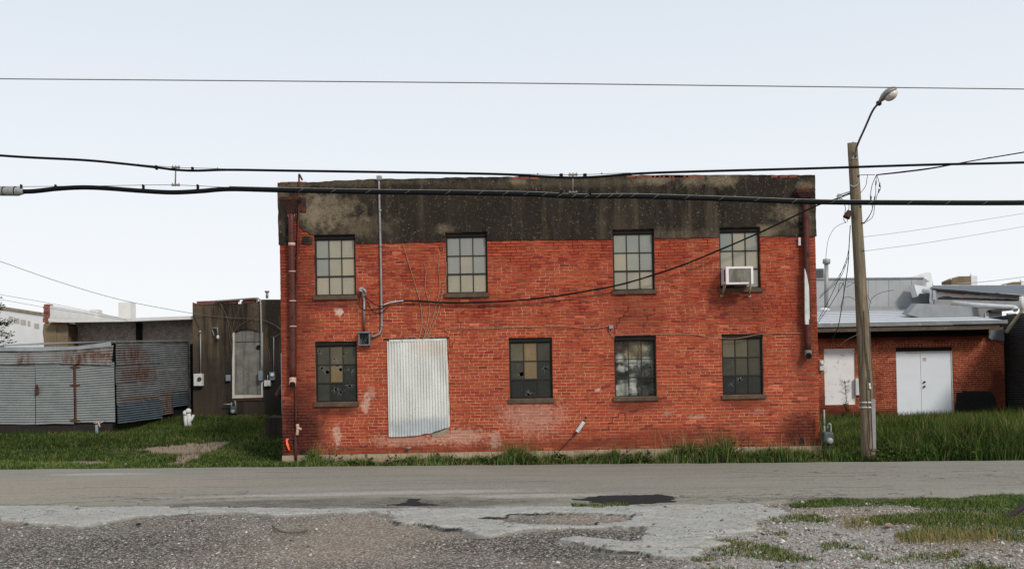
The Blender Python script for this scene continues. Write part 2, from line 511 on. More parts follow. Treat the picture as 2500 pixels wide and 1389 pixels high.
MATS['asphalt'] = m.fin(col, .9, 0, .2)
r_o = fastmesh('road', rv.reshape(-1, 3), tr, 'asphalt'); r_o.data.polygons.foreach_set('use_smooth', [True] * len(tr))
tag(r_o, 'worn grey asphalt road with a crumbling near edge', kind='structure')

# broken old paving between the road and the gravel
m = NT('old_paving')
fine = m.noise(45, 4, .75); spk = m.node('ShaderNodeSeparateColor', {0: m.node('ShaderNodeTexVoronoi', {'Vector': m.pos(), 'Scale': 60.0}).outputs['Color']}).outputs[0]
col = m.mix(m.rng(m.noise(1.6, 6, .65), .35, .65), S(150, 149, 144), S(168, 167, 162))
col = m.mix(m.rng(m.noise(6.5, 5, .75), .46, .66, 0, .55), col, S(112, 108, 101))
col = m.mix(m.rng(m.noise(1.1, 4, .6), .5, .68, 0, .5), col, S(150, 139, 124))
col = m.mix(m.rng(spk, .6, 1, 0, .6), col, S(192, 190, 185))
col = m.mix(m.rng(fine, .52, .72, 0, .8), col, S(78, 74, 68))
ck = m.rng(m.node('ShaderNodeTexVoronoi', {'Vector': m.vmul(m.node('ShaderNodeVectorMath', {0: m.pos(), 1: m.vmul(m.node('ShaderNodeTexNoise', {'Vector': m.pos(), 'Scale': 3.0, 'Detail': 4.0}).outputs['Color'], (.6, .6, .6))}, operation='ADD').outputs[0], (.8, 1.8, 1)), 'Scale': 1.8}, feature='DISTANCE_TO_EDGE').outputs['Distance'], .003, .022, 1, 0)
col = m.mix(m.math('MULTIPLY', ck, m.rng(m.noise(.8, 3, .5), .45, .6)), col, S(54, 50, 45))
eg = m.node('ShaderNodeSeparateColor', {0: m.attr('tint')}).outputs[0]
zz = m.node('ShaderNodeSeparateXYZ', {0: m.pos()}).outputs[2]
col = m.mix(m.rng(zz, -.026, -.042, 0, .55), col, S(96, 88, 78))
col = m.mix(m.rng(eg, .25, .7), col, S(32, 30, 28))       # tar and painted undercut shade of the broken edge
m.bump(m.math('SUBTRACT', m.math('ADD', m.math('MULTIPLY', fine, .7), m.math('MULTIPLY', spk, .5)), ck), .7, .010)
MATS['old_paving'] = m.fin(col, .92, 0, .2)
APZ = -.012
def fbm(x, y, s, seed):
    return vnoise(x, y, s, seed) * .55 + vnoise(x, y, s * 2.3, seed + 1) * .28 + vnoise(x, y, s * 5.3, seed + 2) * .17
def sdist(px, py, poly):
    """distance to a closed outline on the ground, positive inside"""
    d = np.full(px.shape, 9.0); ins = np.zeros(px.shape, bool)
    for i in range(len(poly)):
        ax, ay = poly[i]; bx_, by_ = poly[(i + 1) % len(poly)]
        t = np.clip(((px - ax) * (bx_ - ax) + (py - ay) * (by_ - ay)) / ((bx_ - ax) ** 2 + (by_ - ay) ** 2 + 1e-12), 0, 1)
        d = np.minimum(d, np.hypot(px - ax - t * (bx_ - ax), py - ay - t * (by_ - ay)))
        if ay != by_: ins ^= ((ay > py) != (by_ > py)) & (px < (bx_ - ax) * (py - ay) / (by_ - ay) + ax)
    return np.where(ins, d, -d)
flat = lambda poly: [tuple(G(u, v, APZ))[:2] for u, v in poly]
def paved_sd(x, y, k):
    d = sdist(x, y, flat(APRON[k]))
    if k == 1: d = np.minimum(d, -sdist(x, y, flat(APRON_HOLE)))
    n = fbm(x, y * 1.6, 2.2, 91)
    d = d + .17 * n + .03 * vnoise(x, y * 1.4, 6, 95)
    d = d - 1.1 * np.clip(fbm(x * .7, y * 1.7, 1.7, 97) - .36, 0, 1)       # worn-through spots
    return d
for k in range(2):
    fp_ = np.array(flat(APRON[k]))
    xs = np.arange(fp_[:, 0].min() - .3, fp_[:, 0].max() + .3, .028); ys = np.arange(fp_[:, 1].min() - .3, fp_[:, 1].max() + .12, .028)
    PX, PY = np.meshgrid(xs, ys)
    sdv = paved_sd(PX, PY, k)
    crk = np.abs(fbm(PX, PY * 1.5, 1.3, 101))
    groove = -.012 * np.clip(1 - crk / .03, 0, 1) * (sdv > .05)
    pz = APZ + .006 * fbm(PX, PY, 3, 99) + groove - np.clip(-sdv * 1.1, 0, .12) - .010 * np.clip(1 - sdv / .12, 0, 1) * (sdv > 0)
    pz = np.where(PY > near_edge(PX) + .05, -.2, pz)
    nx_, ny_ = len(xs), len(ys)
    i0 = (np.arange(ny_ - 1)[:, None] * nx_ + np.arange(nx_ - 1)[None]).ravel()
    keep_ = (np.stack([sdv.ravel()[i0 + q] for q in (0, 1, nx_, nx_ + 1)]).max(0) > -.10)
    i0 = i0[keep_]
    tr = np.concatenate([np.stack([i0, i0 + 1, i0 + nx_ + 1], -1), np.stack([i0, i0 + nx_ + 1, i0 + nx_], -1)])
    # tar binder and painted undercut shade, black along parts of the broken edge
    ed = .8 * np.clip(1 - np.abs(sdv - .03 * vnoise(PX, PY * 1.4, 6, 95) + .02) / .05, 0, 1) * np.clip(vnoise(PX, PY, .9, 103) * 2.2 + .35, 0, 1)
    ed = np.maximum(ed, np.clip(1 - crk / .02, 0, 1) * (sdv > .04) * np.clip(fbm(PX, PY, .6, 105) * 3, 0, 1))
    ap = fastmesh('pavement', np.stack([PX, PY, pz], -1).reshape(-1, 3), tr, 'old_paving', np.repeat(ed.reshape(-1, 1), 3, 1))
    ap.data.polygons.foreach_set('use_smooth', [True] * len(tr))
    tag(ap, ['broken pale old paving at the lower left of the road', 'broken pale old paving in the middle foreground'][k], kind='structure')
# black patch of fresh tar on the edge of the road
weathered('tar', S(17, 17, 18), S(25, 24, 24), 6, rough=.75, bump=.5, bscale=50, bdist=.006)
for k, (poly, lab) in enumerate([
    ([(1418, 1219), (1436, 1214), (1500, 1212), (1570, 1211), (1600, 1209), (1640, 1211), (1644, 1216), (1634, 1223), (1560, 1226), (1480, 1227), (1452, 1224), (1400, 1219)], 'long black tar patch on the near edge of the road'),
    ([(950, 1230), (985, 1226), (1004, 1221), (1020, 1221), (1034, 1226), (1060, 1229), (1015, 1231)], 'small black tar patch left of the long one')]):
    fp_ = [tuple(G(u, v))[:2] for u, v in poly]; fa_ = np.array(fp_)
    xs = np.arange(fa_[:, 0].min() - .9, fa_[:, 0].max() + .7, .022); ys = np.arange(fa_[:, 1].min() - .3, fa_[:, 1].max() + .35, .022)
    PX, PY = np.meshgrid(xs, ys)
    sdv = sdist(PX, PY, fp_) + .13 * fbm(PX * .6, PY * 2.6, 2.0, 111) + .07 * fbm(PX, PY * 2.0, 8, 115) - .02
    pz = road_z(PX, PY) + .008 - np.clip(-sdv * .5, 0, .05)
    nx_, ny_ = len(xs), len(ys)
    i0 = (np.arange(ny_ - 1)[:, None] * nx_ + np.arange(nx_ - 1)[None]).ravel()
    i0 = i0[np.stack([sdv.ravel()[i0 + q] for q in (0, 1, nx_, nx_ + 1)]).max(0) > -.05]
    tr = np.concatenate([np.stack([i0, i0 + 1, i0 + nx_ + 1], -1), np.stack([i0, i0 + nx_ + 1, i0 + nx_], -1)])
    tag(fastmesh('tar_patch', np.stack([PX, PY, pz], -1).reshape(-1, 3), tr, 'tar'), lab, 'tar patch')

# ------------------------------------------------------------------ red brick building
def W(u, v, dy=0.0): return P(u, v, YW + dy)
xL, xR = W(690, 1100).x, W(2003, 1100).x
zB = .5 * (W(740, 1112).z + W(1990, 1086).z)         # lowest brick course
CH = .0677                                            # one course
def snap(z): return zB + round((z - zB) / CH) * CH

# brick colour comes per brick (attribute tint), big uneven shifts of tone from the clay, old stains and painted shade
def brickmat(name, stains_and_shade=(), stains_pale=(), tone=1.0):
    m = NT(name)
    t = m.attr('tint')
    big = m.noise(.55, 4, .55)
    col = m.mix(m.rng(big, .38, .62), m.mix(1.0, t, (1.03, 1.0, .96), 'MULTIPLY'), m.mix(1.0, t, (.92, .88, .88), 'MULTIPLY'))
    col = m.mix(m.rng(m.noise(14, 5, .7), .45, .75, 0, .22), col, S(104, 48, 36, tone))
    fl = m.rng(m.noise(34, 4, .75), .63, .70, 0, .4)
    col = m.mix(fl, col, S(196, 118, 88, tone))
    for c, r, a in stains_and_shade:
        col = m.mix(m.math('MULTIPLY', m.blob(c, r, .9, .45, 2.2), a), col, S(58, 30, 25))
    for c, r, a in stains_pale:
        col = m.mix(m.math('MULTIPLY', m.blob(c, r, .7, .95, 14), a), col, S(205, 185, 168))
    m.bump(m.noise(70, 4, .7), .35, .004)
    MATS[name] = m.fin(col, .88, 0, .25)
def mortarmat(name, stains_and_shade=(), stains_pale=(), zlo=0, zhi=10):
    m = NT(name)
    col = m.mix(m.rng(m.noise(8, 5, .65), .35, .65), S(204, 158, 126, 1.2), S(186, 134, 102, 1.2))
    z = m.node('ShaderNodeSeparateXYZ', {0: m.pos()}).outputs[2]
    worn = m.math('ADD', m.rng(z, zlo, zhi, -.14, .06), m.noise(1.9, 5, .75))
    worn = m.rng(worn, .45, .60)                        # joints raked out and sooty, mostly higher up
    col = m.mix(worn, col, S(98, 46, 30))
    for c, r, a in stains_and_shade:
        col = m.mix(m.math('MULTIPLY', m.blob(c, r, .9, .45, 2.2), min(1, a + .25)), col, S(44, 24, 20))
    for c, r, a in stains_pale:
        col = m.mix(m.math('MULTIPLY', m.blob(c, r, .7, .95, 14), a * .8), col, S(215, 200, 185))
    m.bump(m.noise(60, 4, .7), .4, .004)
    MATS[name] = m.fin(col, .95, 0, .1)
def sd(u, v, ru, rv, a): return (tuple(W(u, v)), (ru / 110, 5, rv / 110), a)
SDARK = [sd(712, 720, 62, 420, .34), sd(720, 1070, 70, 70, .80), sd(745, 1000, 50, 60, .45), sd(1960, 1070, 55, 60, .7), sd(1965, 760, 30, 220, .35),
         sd(1810, 740, 60, 45, .35), sd(820, 1003, 60, 14, .55), sd(1550, 990, 60, 16, .4), sd(1815, 984, 60, 16, .4), sd(1140, 735, 60, 16, .4), sd(1550, 760, 60, 60, .25),
         sd(900, 1100, 240, 14, .3), sd(1650, 1075, 260, 26, .35), sd(1300, 1090, 200, 16, .25), sd(815, 740, 60, 16, .4)]
SPALE = [sd(828, 762, 9, 9, .8), sd(893, 985, 10, 20, .45), sd(822, 1062, 8, 22, .5), sd(905, 960, 10, 14, .25), sd(1208, 1075, 14, 18, .35), sd(1300, 1015, 70, 40, .24),
         sd(1460, 952, 7, 4, .6), sd(1700, 1018, 20, 5, .28), sd(1850, 1005, 14, 6, .2), sd(1630, 1010, 12, 4, .3), sd(990, 1075, 80, 12, .25), sd(1120, 1065, 60, 18, .35)]
brickmat('brick', SDARK, SPALE)
mortarmat('mortar', SDARK, SPALE, 1.0, 4.6)

HUES = [(154, 70, 47), (151, 67, 46), (148, 64, 44), (158, 74, 49), (144, 60, 43), (152, 67, 44), (160, 77, 52), (138, 57, 42)]
def btint(r, k=1.07):
    q = r.random()
    if q < .03: c = (124, 46, 38)
    elif q < .042: c = (186, 100, 74)
    else: c = HUES[r.randrange(len(HUES))]
    s = r.uniform(.92, 1.08)
    return tuple(min(.85, lin(min(255, x * s ** .5)) * k) for x in c)

def lay(x0, x1, z0, rows, ch, bl, y, holes, r, keep=None, header=7, wob=.006):
    """list of bricks (xa, xb, za, zb, yfront, tint)"""
    J = .0108 * ch / .0677
    out = []
    for i in range(rows):
        za, zb_ = z0 + i * ch + J / 2, z0 + (i + 1) * ch - J / 2
        zc = (za + zb_) / 2
        hd = (i % header == 3)
        L = bl / 2 if hd else bl
        off = (i % 2) * bl / 2 + r.uniform(-.03, .03)
        segs = [(x0, x1)]
        for hx0, hx1, hz0, hz1 in holes:
            if hz0 < zc < hz1:
                ns = []
                for a, b in segs:
                    if hx1 <= a or hx0 >= b: ns.append((a, b)); continue
                    if hx0 - a > .02: ns.append((a, hx0))
                    if b - hx1 > .02: ns.append((hx1, b))
                segs = ns
        for a, b in segs:
            k = math.floor((a - x0 + off) / L)
            cuts = [a]
            x = x0 - off + (k + 1) * L
            while x < b - .045:
                xx = x + r.uniform(-.006, .006)
                if xx > a + .045: cuts.append(xx)
                x += L
            cuts.append(b)
            for c in range(len(cuts) - 1):
                xa = cuts[c] + (J / 2 if c else 0); xb = cuts[c + 1] - (J / 2 if c < len(cuts) - 2 else 0)
                xm = (xa + xb) / 2
                if keep and not keep(xm, zc): continue
                w = wob * float(vnoise(np.array([xm]), np.array([zc]), .8, 77)[0])
                out.append((xa, xb, za + w, zb_ + w, y + r.uniform(-.0035, .0035), btint(r)))
    return out
def brick_geo(bk, r, depth=.03):
    xa, xb, za, zb_, y, t = bk
    j = lambda a: r.uniform(-a, a)
    e = .0035
    rings = []
    tiltz = j(.0022)
    for yy, ins in ((y + depth, 0), (y + .005, 0), (y, e)):
        rings += [(xa + ins + j(.0012), yy, za + ins - tiltz + j(.0012)), (xb - ins + j(.0012), yy, za + ins + tiltz + j(.0012)),
                  (xb - ins + j(.0012), yy, zb_ - ins + tiltz + j(.0012)), (xa + ins + j(.0012), yy, zb_ - ins - tiltz + j(.0012))]
    fs = [(8, 9, 10, 11)]
    for o in (0, 4):
        for k in range(4):
            k2 = (k + 1) % 4
            fs.append((o + k, o + k2, o + 4 + k2, o + 4 + k))
    return rings, fs
def set_bricks(bricks, parent, matname, r, npart=300, rest='brick_courses', depth=.03):
    order = sorted(range(len(bricks)), key=lambda i: -(bricks[i][1] - bricks[i][0]) * (bricks[i][3] - bricks[i][2]))
    top = set(order[:npart])
    mb = MB()
    for i, bk in enumerate(bricks):
        vs, fs = brick_geo(bk, r, depth)
        if i in top:
            MB().add(vs, fs, col=bk[5]).build('brick', matname, parent, recalc=False)
        else:
            mb.add(vs, fs, col=bk[5])
    if mb.v:
        tag(mb.build(rest, matname, parent, recalc=False), kind='stuff')

def wall_with_holes(mb, x0, x1, z0, z1, y, holes, depth=.12):
    xs = sorted({x0, x1, *[h[0] for h in holes], *[h[1] for h in holes]}); zs = sorted({z0, z1, *[h[2] for h in holes], *[h[3] for h in holes]})
    xs = [x for x in xs if x0 <= x <= x1]; zs = [z for z in zs if z0 <= z <= z1]
    for i in range(len(xs) - 1):
        for k in range(len(zs) - 1):
            cx, cz = (xs[i] + xs[i + 1]) / 2, (zs[k] + zs[k + 1]) / 2
            if any(h[0] < cx < h[1] and h[2] < cz < h[3] for h in holes): continue
            mb.add([(xs[i], y, zs[k]), (xs[i + 1], y, zs[k]), (xs[i + 1], y, zs[k + 1]), (xs[i], y, zs[k + 1])], [(0, 1, 2, 3)])
    for a, b, c, d in holes:
        mb.add([(a, y, c), (b, y, c), (b, y, d), (a, y, d), (a, y + depth, c), (b, y + depth, c), (b, y + depth, d), (a, y + depth, d)],
               [(0, 4, 5, 1), (1, 5, 6, 2), (2, 6, 7, 3), (3, 7, 4, 0)])
    return mb

# openings: x0, x1 in px (at mid height), top and bottom in px at the opening's middle
WIN = {'U1': (767, 868, 573, 721), 'U2': (1088, 1190, 564, 713), 'U3': (1496, 1598, 558, 706), 'U4': (1757, 1857, 555, 704),
       'L1': (769, 872, 834, 983), 'L2': (1243, 1349, 823, 971), 'L3': (1500, 1603, 819, 967), 'L4': (1763, 1864, 815, 963)}
OPEN = {}
for k, (a, b, t, bo) in WIN.items():
    um, vm = (a + b) / 2, (t + bo) / 2
    OPEN[k] = (W(a, vm).x, W(b, vm).x, snap(W(um, bo).z), snap(W(um, t).z))
DOOR = (W(949, 950).x, W(1092, 950).x, snap(W(1020, 1062).z), snap(W(1020, 829).z))
HOLES = list(OPEN.values()) + [DOOR]

bld = thing('brick_warehouse', ((xL + xR) / 2, YW + 5, float(gz(0, 21.9))), 'two-storey red brick building with a dark stained cement band along its top', 'building')
rb = random.Random(3)
zTOP = W(1250, 434).z
zBAND = W(1250, 586).z
rows = int((W(1250, 520).z - zB) / CH)
def keepmain(x, z):
    if z < zBAND + .10: return True
    return x < W(775, 560).x                             # only where the cement has fallen off are bricks seen higher up
main = lay(xL, xR, zB, rows, CH, .2135, YW, HOLES, rb, keepmain)
set_bricks(main, bld, 'brick', rb)
mb = MB()
wall_with_holes(mb, xL + .004, xR - .004, zB - .3, zTOP - .15, YW + .011, HOLES, .11)
YBK = YW + 13
mb.add([(xL + .004, YW + .009, zB - .3), (xL + .004, YBK, zB - .3), (xL + .004, YBK, zTOP - .15), (xL + .004, YW + .009, zTOP - .15)], [(0, 1, 2, 3)])
mb.add([(xR - .004, YW + .009, zB - .3), (xR - .004, YBK, zB - .3), (xR - .004, YBK, zTOP - .15), (xR - .004, YW + .009, zTOP - .15)], [(3, 2, 1, 0)])
mb.add([(xL, YBK, zB - .3), (xR, YBK, zB - .3), (xR, YBK, zTOP - .15), (xL, YBK, zTOP - .15)], [(3, 2, 1, 0)])
mb.build('wall', 'mortar', bld, recalc=False)
weathered('roofing', S(70, 68, 66), S(90, 88, 84), 2)
MB().box((xL + .2, YW + .3, zTOP - .6), (xR - .2, YBK - .1, zTOP - .5)).build('roof', 'roofing', bld)
# brick ends (quoins) on the two corners, turned round the corner
cm = MB()
for i in range(0, rows):
    for s, x in ((-1, xL), (1, xR)):
        if zB + i * CH > zBAND + .05: continue
        za = zB + i * CH + .005; zc = za + CH - .010
        L = .2 if i % 2 else .10
        y = YW + .031
        while y < YW + 1.6:
            o = .008 + rb.uniform(-.003, .003)
            xx = sorted((x + s * .0, x + s * o))
            t = btint(rb)
            cm.box((xx[0] - (.01 if s > 0 else 0), y + .01, za), (xx[1] + (.01 if s < 0 else 0), y + L, zc), col=t)
            y += L + .01; L = .2
tag(cm.build('brick_return', 'brick', bld, recalc=False), kind='stuff')

# foundation
weathered('old_concrete', S(120, 108, 92, 1.2), S(150, 132, 112, 1.2), 2.5, S(72, 64, 52), .58, 6, bump=.5, bscale=25, bdist=.01)
fp = [(xL - .01, zB - .002), (xR + .01, zB - .002)]
fb = MB()
xs = np.linspace(xL - .01, xR + .01, 90)
top = [Vector((x, YW - .035 + .008 * math.sin(x * 5), zB - .004)) for x in xs]
o = len(fb.v)
for i, x in enumerate(xs):
    jy = .015 * float(vnoise(np.array([x]), np.array([0.]), 2.5, 5)[0])
    fb.v += [(x, YW + .05, zB - .003), (x, YW - .012 + jy * .3, zB - .004 + jy * .3), (x, YW - .035 + jy, zB - .09), (x, YW - .045 + jy, zB - .55)]
for i in range(len(xs) - 1):
    for k in range(3):
        fb.f.append((o + i * 4 + k, o + (i + 1) * 4 + k, o + (i + 1) * 4 + k + 1, o + i * 4 + k + 1)); fb.s.append(False)
fb.build('foundation', 'old_concrete', bld)

# cement band
m = NT('cement_band')
n1 = m.noise(1.4, 6, .7); sp = m.noise(16, 4, .75); st = m.noise(2.6, 5, .65, stretch=(1, 1, .10))
col = m.mix(m.rng(n1, .35, .65), S(50, 45, 40, 0.56), S(64, 57, 49, 0.56))
col = m.mix(m.rng(st, .50, .68, 0, .75), col, S(33, 31, 29, 0.56))
col = m.mix(m.rng(m.noise(3.3, 5, .65, stretch=(1, 1, .09)), .50, .66, 0, .7), col, S(92, 82, 70, .7))
col = m.mix(m.rng(sp, .60, .68, 0, .8), col, S(118, 106, 88, 0.97))
col = m.mix(m.rng(m.noise(42, 2, .6), .69, .74), col, S(150, 138, 116, 0.88))
pal = [(800, 515, 62, 34, .95), (870, 555, 70, 22, .5), (760, 520, 26, 40, .8), (1590, 440, 42, 9, .9), (1690, 440, 26, 14, .8), (1768, 440, 34, 16, 1), (1265, 442, 18, 8, .9), (1930, 520, 36, 18, 1),
       (1870, 565, 22, 14, .8), (1968, 452, 18, 12, .8), (1905, 560, 40, 14, .4), (1085, 560, 18, 10, .6), (1975, 540, 14, 30, .6), (690, 500, 12, 50, .5), (1420, 446, 300, 10, .30),
       (900, 446, 160, 8, .35), (1640, 575, 90, 14, .35), (1840, 572, 24, 8, .5), (720, 455, 30, 8, .5)]
for u, v, ru, rv, a in pal:
    bm_ = m.math('MULTIPLY', m.blob(W(u, v), (ru / 110, 5, rv / 110), 1.1, .8, 5.5), m.rng(m.noise(26, 6, .85), .28, .68))
    col = m.mix(m.math('MULTIPLY', bm_, a), col, m.mix(m.noise(8, 4, .6), S(150, 136, 114, 1.01), S(122, 108, 88, 1.01)))
m.bump(m.math('ADD', sp, m.math('MULTIPLY', m.noise(50, 3, .7), .4)), .55, .014)
MATS['cement_band'] = m.fin(col, .93, 0, .15)
zu = lambda k: OPEN[k][3] + .003
def ox(k, s): return OPEN[k][0 if s < 0 else 1]
def V2(x, z): return Vector((x, YW - .022, z))
def WB(u, v): q = W(u, v); return V2(q.x, q.z)
top_px = [(681, 447), (735, 444), (752, 446), (830, 441), (920, 438), (1000, 437), (1100, 434), (1220, 433), (1330, 431), (1400, 434), (1500, 429), (1610, 428), (1720, 428), (1850, 428), (1987, 428)]
outl = [WB(u, v) for u, v in top_px]
outl[0].x = xL - .025; outl[-1].x = xR + .02
def bandz(u, v): return WB(u, v).z
outl += [V2(xR + .025, bandz(1990, 577))]
for k, vr, vl in (('U4', 578, 580), ('U3', 583, 585), ('U2', 587, 590)):
    a, b = ox(k, -1), ox(k, 1)
    u0, u1 = WIN[k][0], WIN[k][1]
    outl += [V2(b, bandz(u1, vr)), V2(b, zu(k)), V2(a, zu(k)), V2(a, bandz(u0, vl))]
a, b = ox('U1', -1), ox('U1', 1)
outl += [WB(980, 593), V2(b, bandz(868, 595)), V2(b, zu('U1')), V2(a, zu('U1'))]
outl += [WB(u, v) for u, v in [(757, 572), (750, 565), (738, 562), (734, 553), (731, 541), (719, 537), (716, 560), (716, 580), (723, 598)]]
outl += [V2(xL - .022, bandz(683, 598))]
rg = ragged(outl, .10, .009, 'xz', seed=5)
band = MB().slab(rg, (0, .06, 0))
band.slab(ragged([WB(738, 578), WB(763, 577), WB(763, 596), WB(752, 598), (WB(737, 595))], .06, .008, 'xz', seed=8), (0, .05, 0))
band.build('cement_band', 'cement_band', bld)
# parapet thickness behind the band
pk = MB()
tp = [Vector((p.x, YW + .03, p.z - .012)) for p in outl[:len(top_px)]]
pk.slab([Vector((xL - .01, YW + .03, zBAND + .2))] + tp + [Vector((xR + .008, YW + .03, zBAND + .2))], (0, .28, 0))
pk.build('parapet', 'cement_band', bld)
# sides of the band, wrapped round the corners
for s, x in ((-1, xL - .02), (1, xR + .02)):
    zt = (outl[0] if s < 0 else outl[len(top_px) - 1]).z - .004
    MB().box((min(x, x - s * .02), YW + .04, zBAND + .02), (max(x, x - s * .02), YW + 13, zt)).build('cement_return', 'cement_band', bld)
# coping bricks showing at the top edge
for u, v, n in ((694, 446, 3), (1258, 434, 3), (1540, 430, 6), (1600, 430, 4), (1660, 430, 3), (1890, 430, 3)):
    for i in range(n):
        q = W(u + i * 23, v)
        w = rb.uniform(.07, .1)
        MB().add(*brick_geo((q.x - w, q.x + w, q.z - .04, q.z + rb.uniform(.0, .012), YW - .026, btint(rb)), rb, .12), col=tuple(q_ * .55 + .03 for q_ in btint(rb))).build('brick', 'brick', bld, recalc=False)

# ---- windows
weathered('steel_frame', S(34, 30, 28), S(46, 38, 33), 8, S(70, 40, 28), .66, 20, rough=.7, bump=.2)
weathered('dark_lintel', S(22, 22, 23), S(32, 29, 27), 6, rough=.85)
weathered('sill_stone', S(86, 74, 60, 1.15), S(64, 52, 42, 1.15), 5, S(128, 112, 90), .63, 12, bump=.4, bscale=30, bdist=.006)
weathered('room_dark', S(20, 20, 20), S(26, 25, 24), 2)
def glass(name, c1, c2, c3=None, rough=.22, sc=2.2, streak=True, k=1.1, spec=.22):
    m = NT(name)
    off = m.node('ShaderNodeObjectInfo').outputs['Random']
    vec = m.node('ShaderNodeVectorMath', {0: m.pos(), 1: m.node('ShaderNodeCombineXYZ', {0: m.math('MULTIPLY', off, 40.0), 1: 0.0, 2: m.math('MULTIPLY', off, 17.0)}).outputs[0]}, operation='ADD').outputs[0]
    n = m.noise(sc, 4, .55, vec=vec)
    col = m.mix(m.rng(n, .34, .66), S(*c1, k), S(*c2, k))
    col = m.mix(m.math('MULTIPLY', m.rng(off, 0, 1), .85), col, S(*(c3 or c2), k))
    if streak:
        col = m.mix(m.rng(m.noise(9, 4, .65, vec=vec, stretch=(1, 1, .12)), .56, .74, 0, .35), col, S(*[min(255, c + 26) for c in c1], k))
        col = m.mix(m.rng(m.noise(26, 3, .7, vec=vec), .60, .75, 0, .3), col, S(*[max(0, c - 30) for c in c2], k))
    m.bump(m.noise(3.5, 2, .5, vec=vec), .25, .03)
    MATS[name] = m.fin(col, m.rng(n, .3, .7, rough * .5, rough + .15), 0, spec)
glass('frosted_glass', (146, 142, 128), (132, 130, 118), (156, 147, 128), k=1.0, spec=.3)
glass('frosted_glass_blue', (132, 134, 127), (142, 139, 127), (120, 126, 124), k=1.0, spec=.35)
glass('sooty_glass', (58, 58, 52), (40, 42, 39), (72, 68, 56), sc=4)
glass('sooty_glass_dark', (34, 37, 36), (22, 25, 25), (44, 46, 42), sc=4)
glass('sooty_glass_tan', (112, 96, 72), (92, 82, 62), (120, 100, 70))
glass('sooty_glass_mid', (86, 82, 68), (70, 68, 58), (94, 86, 68))
m = NT('clear_dirty_glass')
m.fin((.30, .31, .29, 1), .08, 0, .35)
tr_ = m.node('ShaderNodeBsdfTransparent', {0: (.75, .78, .76, 1)}).outputs[0]
mixn = m.node('ShaderNodeMixShader', {0: m.rng(m.noise(6, 4, .6), .3, .8, .03, .15), 1: tr_, 2: m.b.outputs[0]})
m.t.links.new(mixn.outputs[0], m.out.inputs[0])
MATS['clear_dirty_glass'] = m.m
weathered('crack_white', S(150, 150, 142), S(120, 122, 116), 30, rough=.5)

def pane(parent, x0, x1, z0, z1, y, matname, holes, r):
    """glass pane, shot through where holes lie in it"""
    hs = [h for h in holes if x0 < h[0] < x1 and z0 < h[1] < z1]
    mb = MB()
    cells = [(x0, x1, z0, z1, hs[0] if hs else None)]
    if len(hs) > 1:
        hs.sort(key=lambda h: h[0])
        if hs[1][0] - hs[0][0] > .06:
            xm = (hs[0][0] + hs[1][0]) / 2; cells = [(x0, xm, z0, z1, hs[0]), (xm, x1, z0, z1, hs[1])]
        else:
            hs.sort(key=lambda h: h[1]); zm = (hs[0][1] + hs[1][1]) / 2; cells = [(x0, x1, z0, zm, hs[0]), (x0, x1, zm, z1, hs[1])]
    for a, b, c, d, h in cells:
        if h is None:
            mb.add([(a, y, c), (b, y, c), (b, y, d), (a, y, d)], [(0, 1, 2, 3)]); continue
        hx, hz, hr = h
        angs = sorted([k * math.pi / 8 for k in range(16)] + [math.atan2(q - hz, p - hx) % (2 * math.pi) for p in (a, b) for q in (c, d)])
        inn, out = [], []
        for an in angs:
            ca, sa = math.cos(an), math.sin(an)
            tt = min(((b - hx) / ca if ca > 1e-9 else (a - hx) / ca if ca < -1e-9 else 9), ((d - hz) / sa if sa > 1e-9 else (c - hz) / sa if sa < -1e-9 else 9))
            out.append((hx + ca * tt, y, hz + sa * tt))
            rr = min(hr * r.uniform(.65, 1.3), tt * .9)
            inn.append((hx + ca * rr, y, hz + sa * rr))
        n = len(angs)
        mb.add(inn + out, [(i, (i + 1) % n, n + (i + 1) % n, n + i) for i in range(n)])
    return mb.build('pane', matname, parent, recalc=False)
def cracks(parent, h, r, y, n=7, L=.09):
    mb = MB()
    for i in range(n):
        a = r.uniform(0, 2 * math.pi)
        l = L * r.uniform(.5, 1.6); w = r.uniform(.0015, .0035)
        p0 = Vector((h[0] + math.cos(a) * h[2] * .9, y, h[1] + math.sin(a) * h[2] * .9)); a2 = a + r.uniform(-.3, .3)
        p1 = p0 + Vector((math.cos(a2), 0, math.sin(a2))) * l
        nn = Vector((-math.sin(a2), 0, math.cos(a2))) * w
        mb.add([p0 + nn, p0 - nn, p1], [(0, 1, 2)])
    mb.build('glass_crack', 'crack_white', parent, recalc=False)
rw = random.Random(11)
UP = ['frosted_glass_blue', 'frosted_glass', 'frosted_glass']
